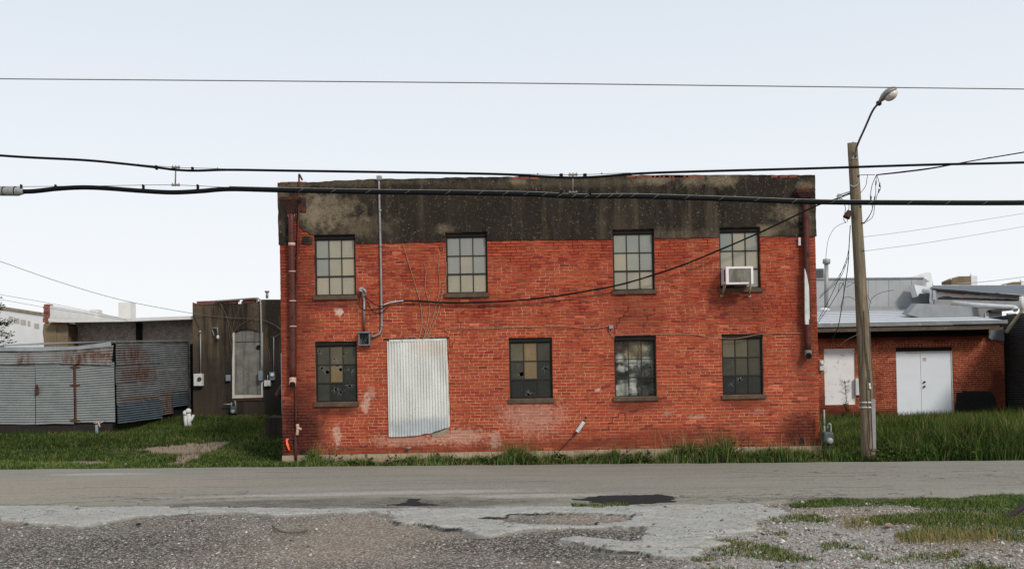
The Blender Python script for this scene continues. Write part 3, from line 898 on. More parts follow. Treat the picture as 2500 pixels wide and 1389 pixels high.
WMAT = {   # rows from the top
 'U1': [['frosted_glass_blue', 'frosted_glass', 'frosted_glass'], ['frosted_glass_blue', 'frosted_glass', 'frosted_glass'], ['frosted_glass'] * 3],
 'U2': [['frosted_glass_blue', 'frosted_glass_blue', 'frosted_glass_blue'], ['frosted_glass_blue', 'frosted_glass', 'frosted_glass_blue'], ['frosted_glass'] * 3],
 'U3': [['frosted_glass_blue'] * 3, ['frosted_glass', 'frosted_glass_blue', 'frosted_glass_blue'], ['frosted_glass', 'frosted_glass', 'frosted_glass']],
 'U4': [['frosted_glass_blue', 'frosted_glass', 'frosted_glass_blue'], ['frosted_glass'] * 3, ['sooty_glass_dark', 'frosted_glass', 'frosted_glass_blue']],
 'L1': [['sooty_glass', 'sooty_glass_mid', 'sooty_glass'], ['sooty_glass', 'sooty_glass_tan', 'sooty_glass_dark'], ['sooty_glass', 'sooty_glass_dark', 'sooty_glass_dark']],
 'L2': [['sooty_glass_mid', 'sooty_glass_tan', 'sooty_glass'], ['sooty_glass', 'sooty_glass_tan', 'sooty_glass_dark'], ['sooty_glass_dark', 'sooty_glass_dark', 'sooty_glass_dark']],
 'L3': [['clear_dirty_glass'] * 3] * 3,
 'L4': [['sooty_glass_mid', 'sooty_glass_mid', 'sooty_glass'], ['sooty_glass', 'sooty_glass', 'sooty_glass'], ['sooty_glass_dark'] * 3]}
HPX = {'L1': [(778, 858, 3), (837, 864, 3), (784, 899, 4), (797, 908, 6), (829, 902, 5), (822, 891, 4), (855, 904, 3), (818, 951, 4), (830, 957, 4), (852, 942, 4), (815, 876, 2.5)],
       'L2': [(1274, 913, 7), (1332, 899, 4), (1290, 962, 4)], 'L3': [(1589, 897, 4)], 'L4': [(1808, 927, 3.5), (1787, 940, 2)]}
for key, (a, b, c, d) in OPEN.items():
    yf = YW + .075
    fr = MB()
    lt = .088
    t = .034
    fr.box((a, yf, c), (a + t, yf + .05, d - lt)); fr.box((b - t, yf, c), (b, yf + .05, d - lt))
    fr.box((a + t, yf + .002, c), (b - t, yf + .05, c + .026)); fr.box((a + t, yf + .002, d - lt - .02), (b - t, yf + .05, d - lt))
    win = fr.build('window', 'steel_frame', bld)
    MB().box((a, yf - .03, d - lt), (b, yf + .06, d)).build('lintel', 'dark_lintel', win)
    ia, ib, ic, id_ = a + t, b - t, c + .026, d - lt - .02
    cw, chh = (ib - ia) / 3, (id_ - ic) / 3
    for i in (1, 2):
        x = ia + cw * i
        MB().box((x - .009, yf + .006, ic), (x + .009, yf + .04, id_)).build('glazing_bar', 'steel_frame', win)
        z = ic + chh * i
        w2 = .016 if i == 1 else .009
        MB().box((ia, yf + .003, z - w2), (ib, yf + .042, z + w2)).build('glazing_bar', 'steel_frame', win)
    hp = [(W(u, v).x, W(u, v).z, rr / 110 * .8) for u, v, rr in HPX.get(key, [])]
    for rr_ in range(3):
        for cc in range(3):
            x0, x1 = ia + cw * cc + .008, ia + cw * (cc + 1) - .008
            z1_, z0_ = id_ - chh * rr_ - .008, id_ - chh * (rr_ + 1) + .008
            pane(win, x0, x1, z0_, z1_, yf + .025 + rw.uniform(-.002, .002), WMAT[key][rr_][cc], hp, rw)
    for h in hp: cracks(win, h, rw, yf + .020, 8, .05 + h[2])
    # stone sill
    sm = MB()
    jj = rw.uniform(-.01, .01)
    sm.slab([(a - .035 + jj, YW - .045, c - .088), (b + .035 + jj, YW - .045, c - .088 + rw.uniform(-.006, .006)), (b + .035 + jj, YW - .045, c - .002), (a - .035 + jj, YW - .045, c - .002)], (0, .045 + .08, 0))
    sm.build('sill', 'sill_stone', win)
    # the dark room behind
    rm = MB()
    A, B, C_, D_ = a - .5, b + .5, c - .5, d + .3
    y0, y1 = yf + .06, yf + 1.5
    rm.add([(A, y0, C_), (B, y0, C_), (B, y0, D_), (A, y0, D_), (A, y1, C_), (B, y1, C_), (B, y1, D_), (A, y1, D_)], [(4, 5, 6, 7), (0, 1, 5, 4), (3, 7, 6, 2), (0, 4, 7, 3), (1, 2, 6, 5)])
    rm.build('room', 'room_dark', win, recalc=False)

# crumpled plastic behind the panes of one window
m = NT('old_plastic')
n = m.noise(4.2, 6, .65, dist=.6)
col = m.mix(m.rng(n, .50, .66), S(24, 26, 24), S(84, 82, 72))
for u_, v_, ru_, rv_ in ((1519, 872, .13, .10), (1522, 900, .14, .07), (1548, 882, .20, .12), (1523, 950, .17, .17), (1548, 940, .08, .24), (1582, 880, .12, .08), (1575, 850, .07, .05)):
    col = m.mix(m.math('MULTIPLY', m.blob(W(u_, v_), (ru_, 4, rv_), .6, .6, 7), .85), col, m.mix(m.noise(14, 4, .7), S(232, 229, 218, 1.6), S(150, 146, 132, 1.6)))
col = m.mix(m.blob(W(1550, 850), (.32, 4, .22), .7), col, S(150, 128, 98))
col = m.mix(m.blob(W(1518, 845), (.16, 4, .16), .5), col, S(70, 30, 24))
col = m.mix(m.blob(W(1590, 945), (.24, 4, .26), .5), col, S(34, 37, 36))
m.bump(n, .8, .04)
MATS['old_plastic'] = m.fin(col, .45, 0, .4)
a, b, c, d = OPEN['L3']
mb = MB(); nn = 24
for i in range(nn + 1):
    for k in range(nn + 1):
        x = a + .03 + (b - a - .06) * i / nn; z = c + .02 + (d - c - .1) * k / nn
        mb.v.append((x, YW + .21 + .05 * float(vnoise(np.array([x]), np.array([z]), 5, 9)[0]) + .03 * float(vnoise(np.array([x]), np.array([z]), 13, 10)[0]), z))
for i in range(nn):
    for k in range(nn):
        q = i * (nn + 1) + k
        mb.f.append((q, q + nn + 1, q + nn + 2, q + 1)); mb.s.append(True)
one(mb, 'plastic_sheet', 'old_plastic', 'crumpled whitish plastic sheeting bunched up behind the panes of a ground-floor window', 'plastic sheet')

# ---- corrugated loading door
m = NT('galvanised_door')
n = m.noise(1.8, 5, .6, stretch=(2, 1, .5))
col = m.mix(m.rng(n, .35, .65), S(182, 182, 178, 1.1), S(200, 200, 196, 1.1))
col = m.mix(m.rng(m.noise(30, 3, .75), .56, .72, 0, .6), col, S(128, 132, 136, 1.2))
col = m.mix(m.math('MULTIPLY', m.blob(W(1040, 1045), (.9, 4, .22), .8, .5, 5), .55), col, S(120, 132, 142, 1.2))
col = m.mix(m.math('MULTIPLY', m.blob(W(1050, 850), (.4, 4, .15), .9, .5, 5), .35), col, S(190, 165, 140))
m.bump(m.noise(24, 4, .7), .25, .006)
MATS['galvanised_door'] = m.fin(col, .6, 0, .3)
weathered('white_wood', S(178, 176, 172, 1.15), S(196, 194, 190, 1.15), 6, S(92, 82, 70), .64, 20, streak=(S(130, 120, 108), 14))
weathered('black_steel', S(30, 28, 27), S(44, 36, 32), 7, rough=.7)
door = MB()
a, b, c, d = DOOR
door.box((a, YW + .07, c), (b, YW + .10, d))
dr = door.build('loading_door', 'white_wood', bld)
zlow = [(949, 1066), (975, 1066), (1000, 1064), (1025, 1062), (1035, 1058), (1050, 1058), (1060, 1053), (1072, 1050), (1085, 1045), (1096, 1043)]
zx = [W(u, v).x for u, v in zlow]; zv = [W(u, v).z for u, v in zlow]
sh = MB(); nxs = 21 * 10 + 1; nzs = 14
xa, xb = W(947, 950).x, W(1093, 950).x
for i in range(nxs):
    x = xa + (xb - xa) * i / (nxs - 1)
    zb0 = float(np.interp(x, zx, zv)) + rw.uniform(-.006, .006); zt0 = W(1020, 832).z
    for k in range(nzs):
        z = zb0 + (zt0 - zb0) * k / (nzs - 1)
        dent = .018 * float(vnoise(np.array([x]), np.array([z]), 2.0, 15)[0]) + (.035 * max(0, 1 - (z - zb0) / .25) * abs(float(vnoise(np.array([x]), np.array([z]), 5, 16)[0])))
        amp = (.013 + .005 * math.sin(x * 9) * math.sin(z * 3 + x * 5)) * (1 - .5 * max(0, 1 - (z - zb0) / .2))
        lean = (z - zt0) * -.004
        sh.v.append((x + lean, YW - .03 + amp * math.sin(2 * math.pi * 21 * i / (nxs - 1)) - dent * .6, z))
for i in range(nxs - 1):
    for k in range(nzs - 1):
        q = i * nzs + k
        sh.f.append((q, q + nzs, q + nzs + 1, q + 1)); sh.s.append(True)
sh.build('corrugated_sheet', 'galvanised_door', dr, recalc=False)
MB().slab([W(950, 829, -.035), W(1090, 826, -.035), W(1090, 832, -.035), W(950, 835, -.035)], (0, .06, 0)).build('top_trim', 'white_wood', dr)
MB().slab(ragged([W(1089, 828, -.03), W(1094, 900, -.03), W(1098, 1040, -.03), W(1093, 1046, -.03), W(1088, 900, -.03), W(1084, 830, -.03)], .07, .006, 'xz', seed=2), (0, .05, 0)).build('side_trim', 'white_wood', dr)
MB().slab([W(936, 826, -.02), W(1096, 822, -.02), W(1096, 826.5, -.02), W(936, 830, -.02)], (0, .05, 0)).build('lintel', 'black_steel', dr)
MB().slab(ragged([W(1060, 1058, .0), W(1094, 1045, .0), W(1096, 1066, .0), W(1040, 1067, .0)], .06, .006, 'xz', seed=4), (0, .05, 0)).build('threshold', 'old_concrete', dr)

# ---- rain pipes
rustmat('red_pipe', (88, 32, 24), (62, 26, 21), rust1=(92, 52, 34), rust2=(46, 28, 22), amount=.54, metal=0, rough=.6)
rustmat('rusty_hopper', (58, 30, 24), (38, 23, 20), rust1=(104, 60, 36), rust2=(46, 28, 24), amount=.5, metal=0, rough=.75)
weathered('pale_band', S(196, 176, 160), S(170, 120, 96), 20, rough=.7)
weathered('white_pipe', S(206, 208, 208), S(186, 186, 184), 6, S(150, 132, 112), .66, 14, rough=.55)
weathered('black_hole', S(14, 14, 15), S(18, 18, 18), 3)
dp = MB()
pts = [W(711, 520, -.16), W(712, 600, -.14), W(714, 700, -.13), W(715, 800, -.13), W(715, 925, -.13)]
dp.tube(spline(pts, 4), .068, 14)
dsp = dp.build('downspout', 'red_pipe', bld)
hp = MB()       # tapered rainwater head
def frus(mb, c0, s0, c1, s1):
    c0, c1 = Vector(c0), Vector(c1)
    vs = [c0 + Vector((sx * s0[0], sy * s0[1], 0)) for sx, sy in ((-1, -1), (1, -1), (1, 1), (-1, 1))] + [c1 + Vector((sx * s1[0], sy * s1[1], 0)) for sx, sy in ((-1, -1), (1, -1), (1, 1), (-1, 1))]
    mb.add(vs, [(0, 1, 5, 4), (1, 2, 6, 5), (2, 3, 7, 6), (3, 0, 4, 7), (4, 5, 6, 7), (3, 2, 1, 0)])
frus(hp, W(711, 522, -.16), (.07, .07), W(708, 492, -.19), (.2, .16)); frus(hp, W(708, 492, -.19), (.21, .17), W(709, 484, -.19), (.225, .18)); hp.slab([W(722, 484, -.05), W(746, 482, -.05), W(747, 518, -.05), W(724, 516, -.05)], (0, .04, 0))
hp.build('rain_head', 'rusty_hopper', dsp)
for v in (527, 597, 663, 735, 797):
    q = W(711 + (v - 527) * .018, v, -.135)
    MB().pipe(q + Vector((0, 0, -.035 if v < 650 else -.014)), q + Vector((0, 0, .035 if v < 650 else .014)), .077 if v < 600 else .076, n=14).build('pipe_band', 'pale_band', dsp)
MB().tube(spline([W(715, 922, -.13), W(715, 932, -.15), W(714, 938, -.24)], 4), [.075] * 9, 14).build('elbow', 'pale_band', dsp)
MB().pipe(W(714, 938.5, -.235), W(714, 939, -.246), .066).build('mouth', 'black_hole', dsp)
# thin standing pipe beside it
tp = MB().tube(spline([W(738, 440, -.06), W(731, 427, -.06), W(730, 435, -.06), W(729, 520, -.06), W(724, 700, -.06), W(722, 900, -.06), W(723, 1040, -.06)], 5), .021, 8).build('vent_pipe', 'red_pipe', bld)
MB().tube(spline([W(726, 1035, -.06), W(727, 1050, -.06), W(725, 1062, -.06)], 3), .036, 10).pipe(W(727, 1045, -.06), W(735, 1047, -.10), .028).build('valve', 'pale_band', tp)
MB().pipe(W(722, 1060, -.04), W(722, 1138, -.04), .03, n=10).build('riser', 'rusty_hopper', tp)
# right rain pipe
d2 = MB().tube(spline([W(1965, 478, -.10), W(1967, 520, -.11), W(1970, 640, -.11), W(1972, 760, -.11), W(1973, 858, -.11)], 4), .066, 14).build('downspout', 'red_pipe', bld)
tag(d2, 'rusty downspout at the right corner with a strip of bare metal')
h2 = MB(); frus(h2, W(1964, 484, -.12), (.1, .09), W(1963, 472, -.13), (.2, .13)); frus(h2, W(1963, 472, -.13), (.205, .135), W(1964, 464, -.13), (.205, .135)); h2.build('rain_head', 'rusty_hopper', d2)
MB().slab([W(1965, 655, -.185), W(1970, 672, -.185), W(1975, 700, -.185), W(1977, 778, -.185), W(1975, 780, -.185), W(1975, 792, -.185), W(1967, 792, -.185), W(1966, 780, -.185)], (0, .07, 0)).build('bare_strip', 'white_pipe', d2)
weathered('grey_elbow', S(120, 124, 124), S(96, 98, 98), 8, rough=.6)
MB().tube(spline([W(1973, 856, -.11), W(1973, 864, -.13), W(1974, 868, -.22)], 4), .078, 14).build('elbow', 'grey_elbow', d2)
MB().pipe(W(1974, 868.5, -.215), W(1974, 869, -.226), .069).build('mouth', 'black_hole', d2)
MB().bevbox(W(1953, 594, -.06) - Vector((.03, .0, .05)), W(1953, 580, -.06) + Vector((.02, .05, .0)), .006).build('insulator', 'white_pipe', bld)
# tall conduit and the wires on the wall
weathered('galv_conduit', S(150, 146, 148), S(128, 124, 128), 9, S(104, 82, 70), .62, 18, rough=.5, metal=.3)
cd = MB().tube(spline([W(925, 437, -.06), W(927, 520, -.05), W(929, 600, -.05), W(931, 720, -.05), W(932, 790, -.05), W(929, 810, -.05), W(920, 818, -.05), W(908, 822, -.05)], 6), .024, 10).build('conduit', 'galv_conduit', bld)
MB().bevbox(W(919, 440, -.10), W(933, 432, .05), .01).build('cap', 'galv_conduit', cd)
for v in (515, 600, 745, 795): MB().pipe(W(928 + (v - 515) * .014, v - 3, -.05), W(928 + (v - 515) * .014, v + 3, -.05), .031, n=10).build('coupling', 'galv_conduit', cd)
weathered('old_wire', S(176, 140, 118), S(140, 104, 84), 20, rough=.8)
MB().tube(spline([W(1096, 812, -.02), W(1091, 809, -.02), W(1092, 803, -.02), W(1180, 802, -.02), W(1260, 799, -.02), W(1380, 797, -.02), W(1440, 802, -.02), W(1486, 796, -.02)], 5), .0075, 6).build('wire', 'old_wire', bld)
MB().tube(spline([W(1490, 802, -.02), W(1488, 810, -.02), W(1496, 820, -.025), W(1500, 826, -.02)], 4) + spline([W(1501, 818, -.025), W(1600, 816, -.02), W(1690, 816, -.02), W(1740, 824, -.03), W(1800, 826, -.03), W(1862, 815, -.02), W(1960, 813, -.02)], 5), .0065, 6).build('wire', 'old_wire', bld)
MB().bevbox(W(1487, 803, -.07), W(1496, 794, -.0), .008).build('junction_box', 'galv_conduit', bld)
# dry creeper above the door
weathered('dry_vine', S(172, 140, 116), S(132, 104, 84), 20, rough=.9)
weathered('grey_stem', S(104, 92, 76), S(78, 68, 56), 20, rough=.9)
vines = [[(1022, 830), (1030, 790), (1026, 740), (1012, 690), (1000, 650), (988, 610), (983, 594)], [(1034, 830), (1046, 780), (1048, 745), (1038, 700), (1040, 660), (1034, 640)],
         [(1036, 830), (1056, 780), (1066, 740), (1074, 700), (1070, 650), (1074, 620)], [(1038, 830), (1060, 790), (1074, 745), (1082, 700), (1090, 670), (1090, 640)],
         [(1032, 830), (1040, 812), (1030, 790), (1034, 760)], [(1030, 831), (1008, 822), (990, 826)], [(1036, 830), (1052, 822), (1062, 826)]]
for vpts in vines:
    MB().tube(spline([W(u, v, -.02 - .01 * rw.random()) for u, v in vpts], 5), [.0105 - .0055 * i / (5 * (len(vpts) - 1)) for i in range(5 * (len(vpts) - 1) + 1)], 5).build('vine', 'dry_vine', bld)
# cracks stepping through the joints
def crack(pts, w=.010):
    mb = MB()
    for (u0, v0), (u1, v1) in zip(pts[:-1], pts[1:]):
        p, q = W(u0, v0, -.0045), W(u1, v1, -.0045)
        w_ = w * rw.uniform(.5, 1.2)
        if abs(u1 - u0) > abs(v1 - v0): o_ = Vector((0, 0, w_ / 2))
        else: o_ = Vector((w_ / 2, 0, 0))
        mb.slab([p - o_, q - o_, q + o_, p + o_], (0, .012, 0))
    mb.build('wall_crack', 'black_hole', bld)
crack([(1500, 815), (1500, 800), (1506, 800), (1506, 788), (1512, 788), (1512, 775), (1524, 773), (1524, 762), (1534, 760), (1534, 748)])
crack([(1098, 826), (1098, 848), (1104, 848), (1104, 836), (1110, 836), (1110, 826)])
crack([(1094, 900), (1094, 860), (1099, 860), (1099, 846)], .008)
crack([(1130, 826), (1130, 800), (1124, 800), (1124, 786), (1118, 786), (1118, 770)], .008)
crack([(1526, 1025), (1526, 1008), (1510, 1008), (1510, 1018), (1496, 1018), (1496, 1032), (1486, 1032), (1486, 1046)], .009)
crack([(1572, 800), (1572, 786), (1580, 786), (1580, 770), (1598, 768), (1598, 752)], .008)
crack([(1074, 600), (1074, 612), (1080, 612), (1080, 602)], .014)
# round drain holes low on the wall
for u, v, rr in ((739, 1104, 6.5), (1956, 1076, 7), (1430, 1019, 2.5)):
    MB().pipe(W(u, v, -.012), W(u, v, .02), rr / 110, n=16).build('drain_hole', 'black_hole', bld)
# elbow sticking out of the left side
MB().tube(spline([W(694, 942, .4), W(688, 948, .4), W(680, 962, .38), W(676, 968, .36)], 4), .075, 12).build('side_spout', 'rusty_hopper', bld)
MB().pipe(W(691, 862, .15) - Vector((.03, 0, 0)), W(693, 1010, .15) - Vector((.03, 0, 0)), .018, n=8).build('side_pipe', 'white_pipe', bld)
MB().pipe(W(686, 1072, .05), W(728, 1071, -.03), .018, n=8).build('low_pipe', 'rusty_hopper', bld)

# ------------------------------------------------------------------ left: rendered building with a boarded arched window
YS = 35.0
def Q(Y): return lambda u, v, dy=0.0: P(u, v, Y + dy)
A_ = Q(YS)
m = NT('stained_render')
n1 = m.noise(.9, 6, .65); st = m.noise(1.5, 5, .65, stretch=(1, 1, .09))
col = m.mix(m.rng(n1, .35, .65), S(84, 74, 60, 0.72), S(112, 98, 80, 0.72))
col = m.mix(m.rng(st, .45, .58, 0, .9), col, S(38, 35, 33, 0.66))
zz = m.node('ShaderNodeSeparateXYZ', {0: m.pos()}).outputs[2]
low = m.rng(m.math('ADD', zz, m.rng(m.noise(.8, 4, .6), .3, .7, -.9, .9)), 3.6, 2.4)
col = m.mix(m.math('MULTIPLY', low, .7), col, S(56, 53, 50, 0.66))
col = m.mix(m.rng(m.noise(14, 4, .7), .60, .70, 0, .4), col, S(116, 104, 88))
m.bump(m.noise(22, 4, .7), .4, .012)
MATS['stained_render'] = m.fin(col, .93, 0, .15)
weathered('grey_board', S(128, 126, 120, .95), S(96, 94, 90, .95), 3, S(52, 50, 46), .62, 15, streak=(S(70, 68, 64), 9))
weathered('white_trim', S(186, 184, 178, 1.1), S(164, 160, 152, 1.1), 5, S(88, 80, 68), .66, 14)
weathered('light_conduit', S(150, 152, 150), S(130, 132, 130), 8, rough=.5, metal=.2)
weathered('white_box', S(200, 202, 202), S(186, 188, 188), 6, S(140, 136, 128), .68, 10, rough=.5)
weathered('grey_box', S(120, 130, 138), S(104, 112, 120), 6, S(80, 76, 70), .7, 10, rough=.5)
weathered('dark_metal', S(40, 40, 42), S(56, 54, 52), 6, rough=.6)
x0 = A_(471, 900).x
rend = thing('rendered_building', (x0 + 2, YS + 2, float(gz(-10, 35))), 'stained brown rendered building with a boarded arched window, left of the brick building', 'building')
arch = [(569, 968), (569, 813), (577, 808), (590, 804), (604, 803), (618, 804), (631, 808), (639, 813), (639, 968)]
wl = MB()
top = [(470, 738), (476, 746), (620, 740), (640, 731), (690, 731), (760, 730)]
out = [A_(u, v) for u, v in top] + [A_(760, 1030), A_(604, 1030)] + [A_(604, 968)] + [A_(u, v) for u, v in reversed(arch[1:] ) if True][:0]
pts = [A_(u, v) for u, v in top] + [A_(760, 1040), A_(639, 1040)] + [A_(u, v) for u, v in reversed(arch)] + [A_(569, 1040), A_(472, 1040)]
wl.slab(pts, (0, .3, 0))
wl.slab([A_(569, 968), A_(639, 968), A_(639, 1040), A_(569, 1040)], (0, .3, 0))
wl.build('wall', 'stained_render', rend)
bk = MB(); a, b = A_(473, 900), A_(760, 900)
bk.box((a.x + .01, YS + .3, -.2), (b.x, YS + 7, A_(600, 742).z - .05)); bk.build('rear_block', 'stained_render', rend)
brickmat('brick_plain')
for i in range(13):
    ua = 477 + i * 11.2; q = A_(ua, 743.5 - i * .46); w = .155
    if i in (9,): continue
    for k in range(2):
        MB().add(*brick_geo((q.x + k * .05, q.x + w + k * .05, q.z + k * .072 - .02, q.z + .045 + k * .072, YS - .02 + rb.uniform(-.01, .01), None), rb, .28), col=tuple(q_ * .5 + .05 for q_ in btint(rb, .8))).build('brick', 'brick_plain', rend, recalc=False)
wd = MB().slab([A_(u, v, .08) for u, v in arch], (0, .03, 0)).build('boarded_window', 'grey_board', rend)
MB().slab([A_(567, 812, -.02), A_(572, 811, -.02), A_(572, 968, -.02), A_(567, 969, -.02)], (0, .08, 0)).build('frame', 'white_trim', wd)
MB().slab([A_(636, 812, -.02), A_(641.5, 812, -.02), A_(642, 969, -.02), A_(637, 969, -.02)], (0, .08, 0)).build('frame', 'white_trim', wd)
MB().slab([A_(567, 964, -.025), A_(642, 964, -.025), A_(642, 970, -.025), A_(567, 972, -.025)], (0, .085, 0)).build('frame', 'white_trim', wd)
MB().slab([A_(572, 834, .072), A_(637, 833, .072), A_(637, 835, .072), A_(572, 836, .072)], (0, .01, 0)).build('board_joint', 'dark_metal', wd)
MB().pipe(A_(631, 848, .06), A_(631, 848, .09), .085, n=9).build('board_hole', 'black_hole', wd)
MB().slab([A_(567, 972, -.03), A_(642, 971, -.03), A_(642, 978, -.03), A_(567, 979, -.03)], (0, .05, 0)).build('sill', 'rusty_hopper', wd)
MB().tube(spline([A_(526, 735, -.1), A_(580, 731, -.1), A_(622, 728, -.1), A_(632, 730, -.1), A_(636, 740, -.1), A_(638, 800, -.1), A_(640, 905, -.1)], 6), .03, 8).build('conduit', 'light_conduit', rend)
MB().pipe(A_(652, 728, 1), A_(652, 712, 1), .05, n=10).pipe(A_(652, 714, 1), A_(652, 710, 1), .085, n=10).build('roof_vent', 'light_conduit', rend)

def wallbox(name, fn, u0, u1, v0, v1, d, mat, label, cat, extra=None, group=None):
    a, b = fn(u0, v1), fn(u1, v0)
    t = thing(name, ((a.x + b.x) / 2, a.y, a.z), label, cat, group)
    MB().bevbox((a.x, a.y - d, a.z), (b.x, a.y - .004, b.z), .012).build('case', mat, t)
    if extra: extra(t)
    return t
def ex1(t):
    MB().pipe(A_(487, 925, -.23), A_(487, 925, -.19), .075, n=16).build('meter_socket', 'dark_metal', t)
    MB().pipe(A_(490, 914, -.1), A_(489.5, 812, -.1), .022, n=8).build('mast', 'light_conduit', t)
    MB().sphere(A_(489, 810, -.12), (.045, .06, .05), 8, 6).build('weatherhead', 'light_conduit', t)
wallbox('meter_box', A_, 477, 498, 912, 942, .2, 'white_box', 'white meter box with a round dark socket below a thin mast', 'meter box', ex1)
wallbox('junction_box', A_, 553, 564, 915, 930, .12, 'grey_box', 'small plain grey box left of the boarded arched window', 'junction box')
wallbox('disconnect_box', A_, 633, 643, 905, 929, .14, 'grey_box', 'narrow blue-grey box over the right frame of the boarded window', 'junction box')
def ex2(t):
    MB().bevbox(A_(652, 930, -.17), A_(659, 940, -.16), .004).build('cover', 'white_box', t)
    MB().pipe(A_(653, 928, -.06), A_(654, 916, -.06), .01, n=6).build('tube', 'white_box', t)
wallbox('phone_box', A_, 647, 662, 928, 943, .14, 'white_box', 'squat white box below the round glass meter', 'junction box', ex2)
m = NT('meter_glass'); MATS['meter_glass'] = m.fin(S(190, 196, 196), .12, 0, .6)
def ex3(t):
    MB().sphere(A_(664.5, 916, -.14), (.075, .07, .075), 14, 8).build('glass_dome', 'meter_glass', t)
    MB().tube([A_(668, 908, -.06), A_(668, 830, -.06), A_(668, 822, -.06)], .02, 8).build('mast', 'light_conduit', t)
wallbox('meter_box', A_, 660, 672, 908, 928, .13, 'grey_box', 'grey electric meter with a round glass dome, next to the brick building', 'meter box', ex3)
weathered('meter_grey', S(78, 86, 88), S(58, 64, 66), 8, S(110, 112, 110), .66, 12, rough=.6)
def gasmeter(fn, u, v, name_label, riser):
    c = fn(u, v)
    gzv = float(gz(c.x, c.y))
    t = thing('gas_meter', (c.x, c.y, gzv), name_label, 'gas meter')
    MB().bevbox((c.x - .11, c.y - .12, c.z - .13), (c.x + .11, c.y + .06, c.z + .13), .04).build('body', 'meter_grey', t)
    MB().pipe((c.x, c.y - .10, c.z - .06), (c.x, c.y - .17, c.z - .06), .07, n=14).sphere((c.x, c.y - .18, c.z - .06), (.07, .04, .07), 12, 8).build('regulator', 'light_conduit', t)
    for s in (-1, 1):
        pts = [(c.x + s * .07, c.y - .03, c.z + .12), (c.x + s * .07, c.y - .03, c.z + .26)]
        if s > 0: pts += [(c.x + .05, c.y - .03, c.z + .3), (c.x + .02, c.y, c.z + .28), (c.x + .01, c.y + .02, c.z + .2)]
        MB().tube(spline(pts, 4), .022, 8).build('pipe', 'light_conduit', t)
    MB().pipe((c.x - .07, c.y - .03, c.z + .2), fn(*riser, -.03), .02, n=8).build('riser', 'light_conduit', t)
    MB().pipe((c.x + .02, c.y - .03, c.z - .12), (c.x + .02, c.y - .03, gzv - .1), .025, n=8).build('inlet_pipe', 'dark_metal', t)
gasmeter(lambda u, v, dy=0: P(u, v, YS - .15 + dy), 571, 1000, 'grey gas meter on the ground below the boarded arched window', (545, 987))
t = thing('wall_lamp', A_(522, 830, 0), 'small bare lamp bracket on the stained render, left of the boarded window', 'lamp')
MB().tube([A_(515, 801, -.02), A_(531, 800, -.12), A_(532, 818, -.12)], .018, 6).tube([A_(517, 803, -.02), A_(523, 820, -.1)], .014, 6).build('bracket', 'light_conduit', t)
MB().sphere(A_(532, 823, -.12), (.05, .05, .08), 10, 6).build('bulb_holder', 'white_box', t)
one(MB().tube(spline([A_(486, 800, -.05), A_(478, 780, -.06), A_(472, 766, -.06), A_(471, 768, -.1)], 4), .012, 6), 'wire_tail', 'dark_metal', 'loose dark wire hanging above the white meter box', 'wire')
# dry creepers on the render
for k, vp in enumerate([[(565, 905), (568, 830), (562, 800), (552, 770), (538, 740)], [(566, 860), (560, 815), (556, 785), (545, 755), (533, 738)], [(565, 830), (570, 790), (580, 765), (592, 735)],
           [(566, 815), (585, 795), (620, 775), (636, 755)], [(508, 880), (508, 820), (512, 790), (520, 745)], [(652, 800), (648, 830), (656, 860), (658, 885)]]):
    MB().tube(spline([A_(u, v, -.03) for u, v in vp], 5), .010, 5).build('vine', 'grey_stem', rend)

# ------------------------------------------------------------------ left: low building with white roof edge, behind the shed
B_ = Q(35.6)
weathered('bare_block', S(186, 181, 175), S(170, 165, 158), 5)
weathered('pebble_wall', S(150, 140, 132, 1.4), S(104, 96, 90, 1.4), 5, S(190, 182, 172), .56, 14, bump=.8, bscale=18, bdist=.03)
weathered('tan_render', S(122, 106, 84, 1.1), S(98, 84, 66, 1.1), 3, S(70, 60, 48), .64, 8, bump=.4)
weathered('white_paint', S(216, 214, 211, .9), S(204, 202, 199, .9), 2.5, S(176, 172, 166), .64, 7, bump=.3)
low = thing('low_building', (B_(300, 900).x, 38, .7), 'low building with a thin white roof edge, behind the corrugated shed', 'building')
MB().slab([B_(118, 777, -.4), B_(165, 779, -.4), B_(300, 777, -.4), B_(471, 771, -.4), B_(471, 779, -.4), B_(300, 785, -.4), B_(150, 787, -.4), B_(118, 784, -.4)], (0, 6.5, .25)).build('roof', 'white_paint', low)
MB().box((B_(458, 900).x, 35.9, .3), (B_(473, 900).x, 36.0, B_(465, 838).z)).build('side_gap_shade', 'black_hole', low)  # added black box standing in for the shade in the gap
MB().box((B_(160, 830).x, 36.4, .3), (B_(480, 830).x, 36.6, B_(300, 784).z + .02)).build('wall', 'pebble_wall', low)
MB().box((B_(314, 830).x, 36.3, 1.5), (B_(328, 830).x, 36.41, B_(300, 786).z + .02)).build('dark_gap', 'black_hole', low)
pts = [B_(106, 792), B_(112, 788), B_(160, 788), B_(166, 796), B_(167, 880), B_(108, 880), B_(107, 840), B_(104, 812)]
MB().slab(ragged(pts, .2, .02, 'xz', seed=3), (0, .8, 0)).build('pier', 'tan_render', low)
MB().slab([B_(131, 795, -.02), B_(139, 795, -.02), B_(137, 812, -.03), B_(137, 860, -.03), B_(133, 860, -.03), B_(133, 812, -.03)], (0, .04, 0)).build('mortar_run', 'tan_render', low)
for i in range(8):
    q = B_(107.5 + (i % 2) * .8 - (2 if i < 2 else 0) + rb.uniform(-.8, .8), 787 - i * 5.6)
    MB().add(*brick_geo((q.x, q.x + .2, q.z, q.z + .075, 35.55 + rb.uniform(-.02, .02), None), rb, .3), col=tuple(q_ * .6 + .06 for q_ in btint(rb, .9))).build('brick', 'brick_plain', low, recalc=False)
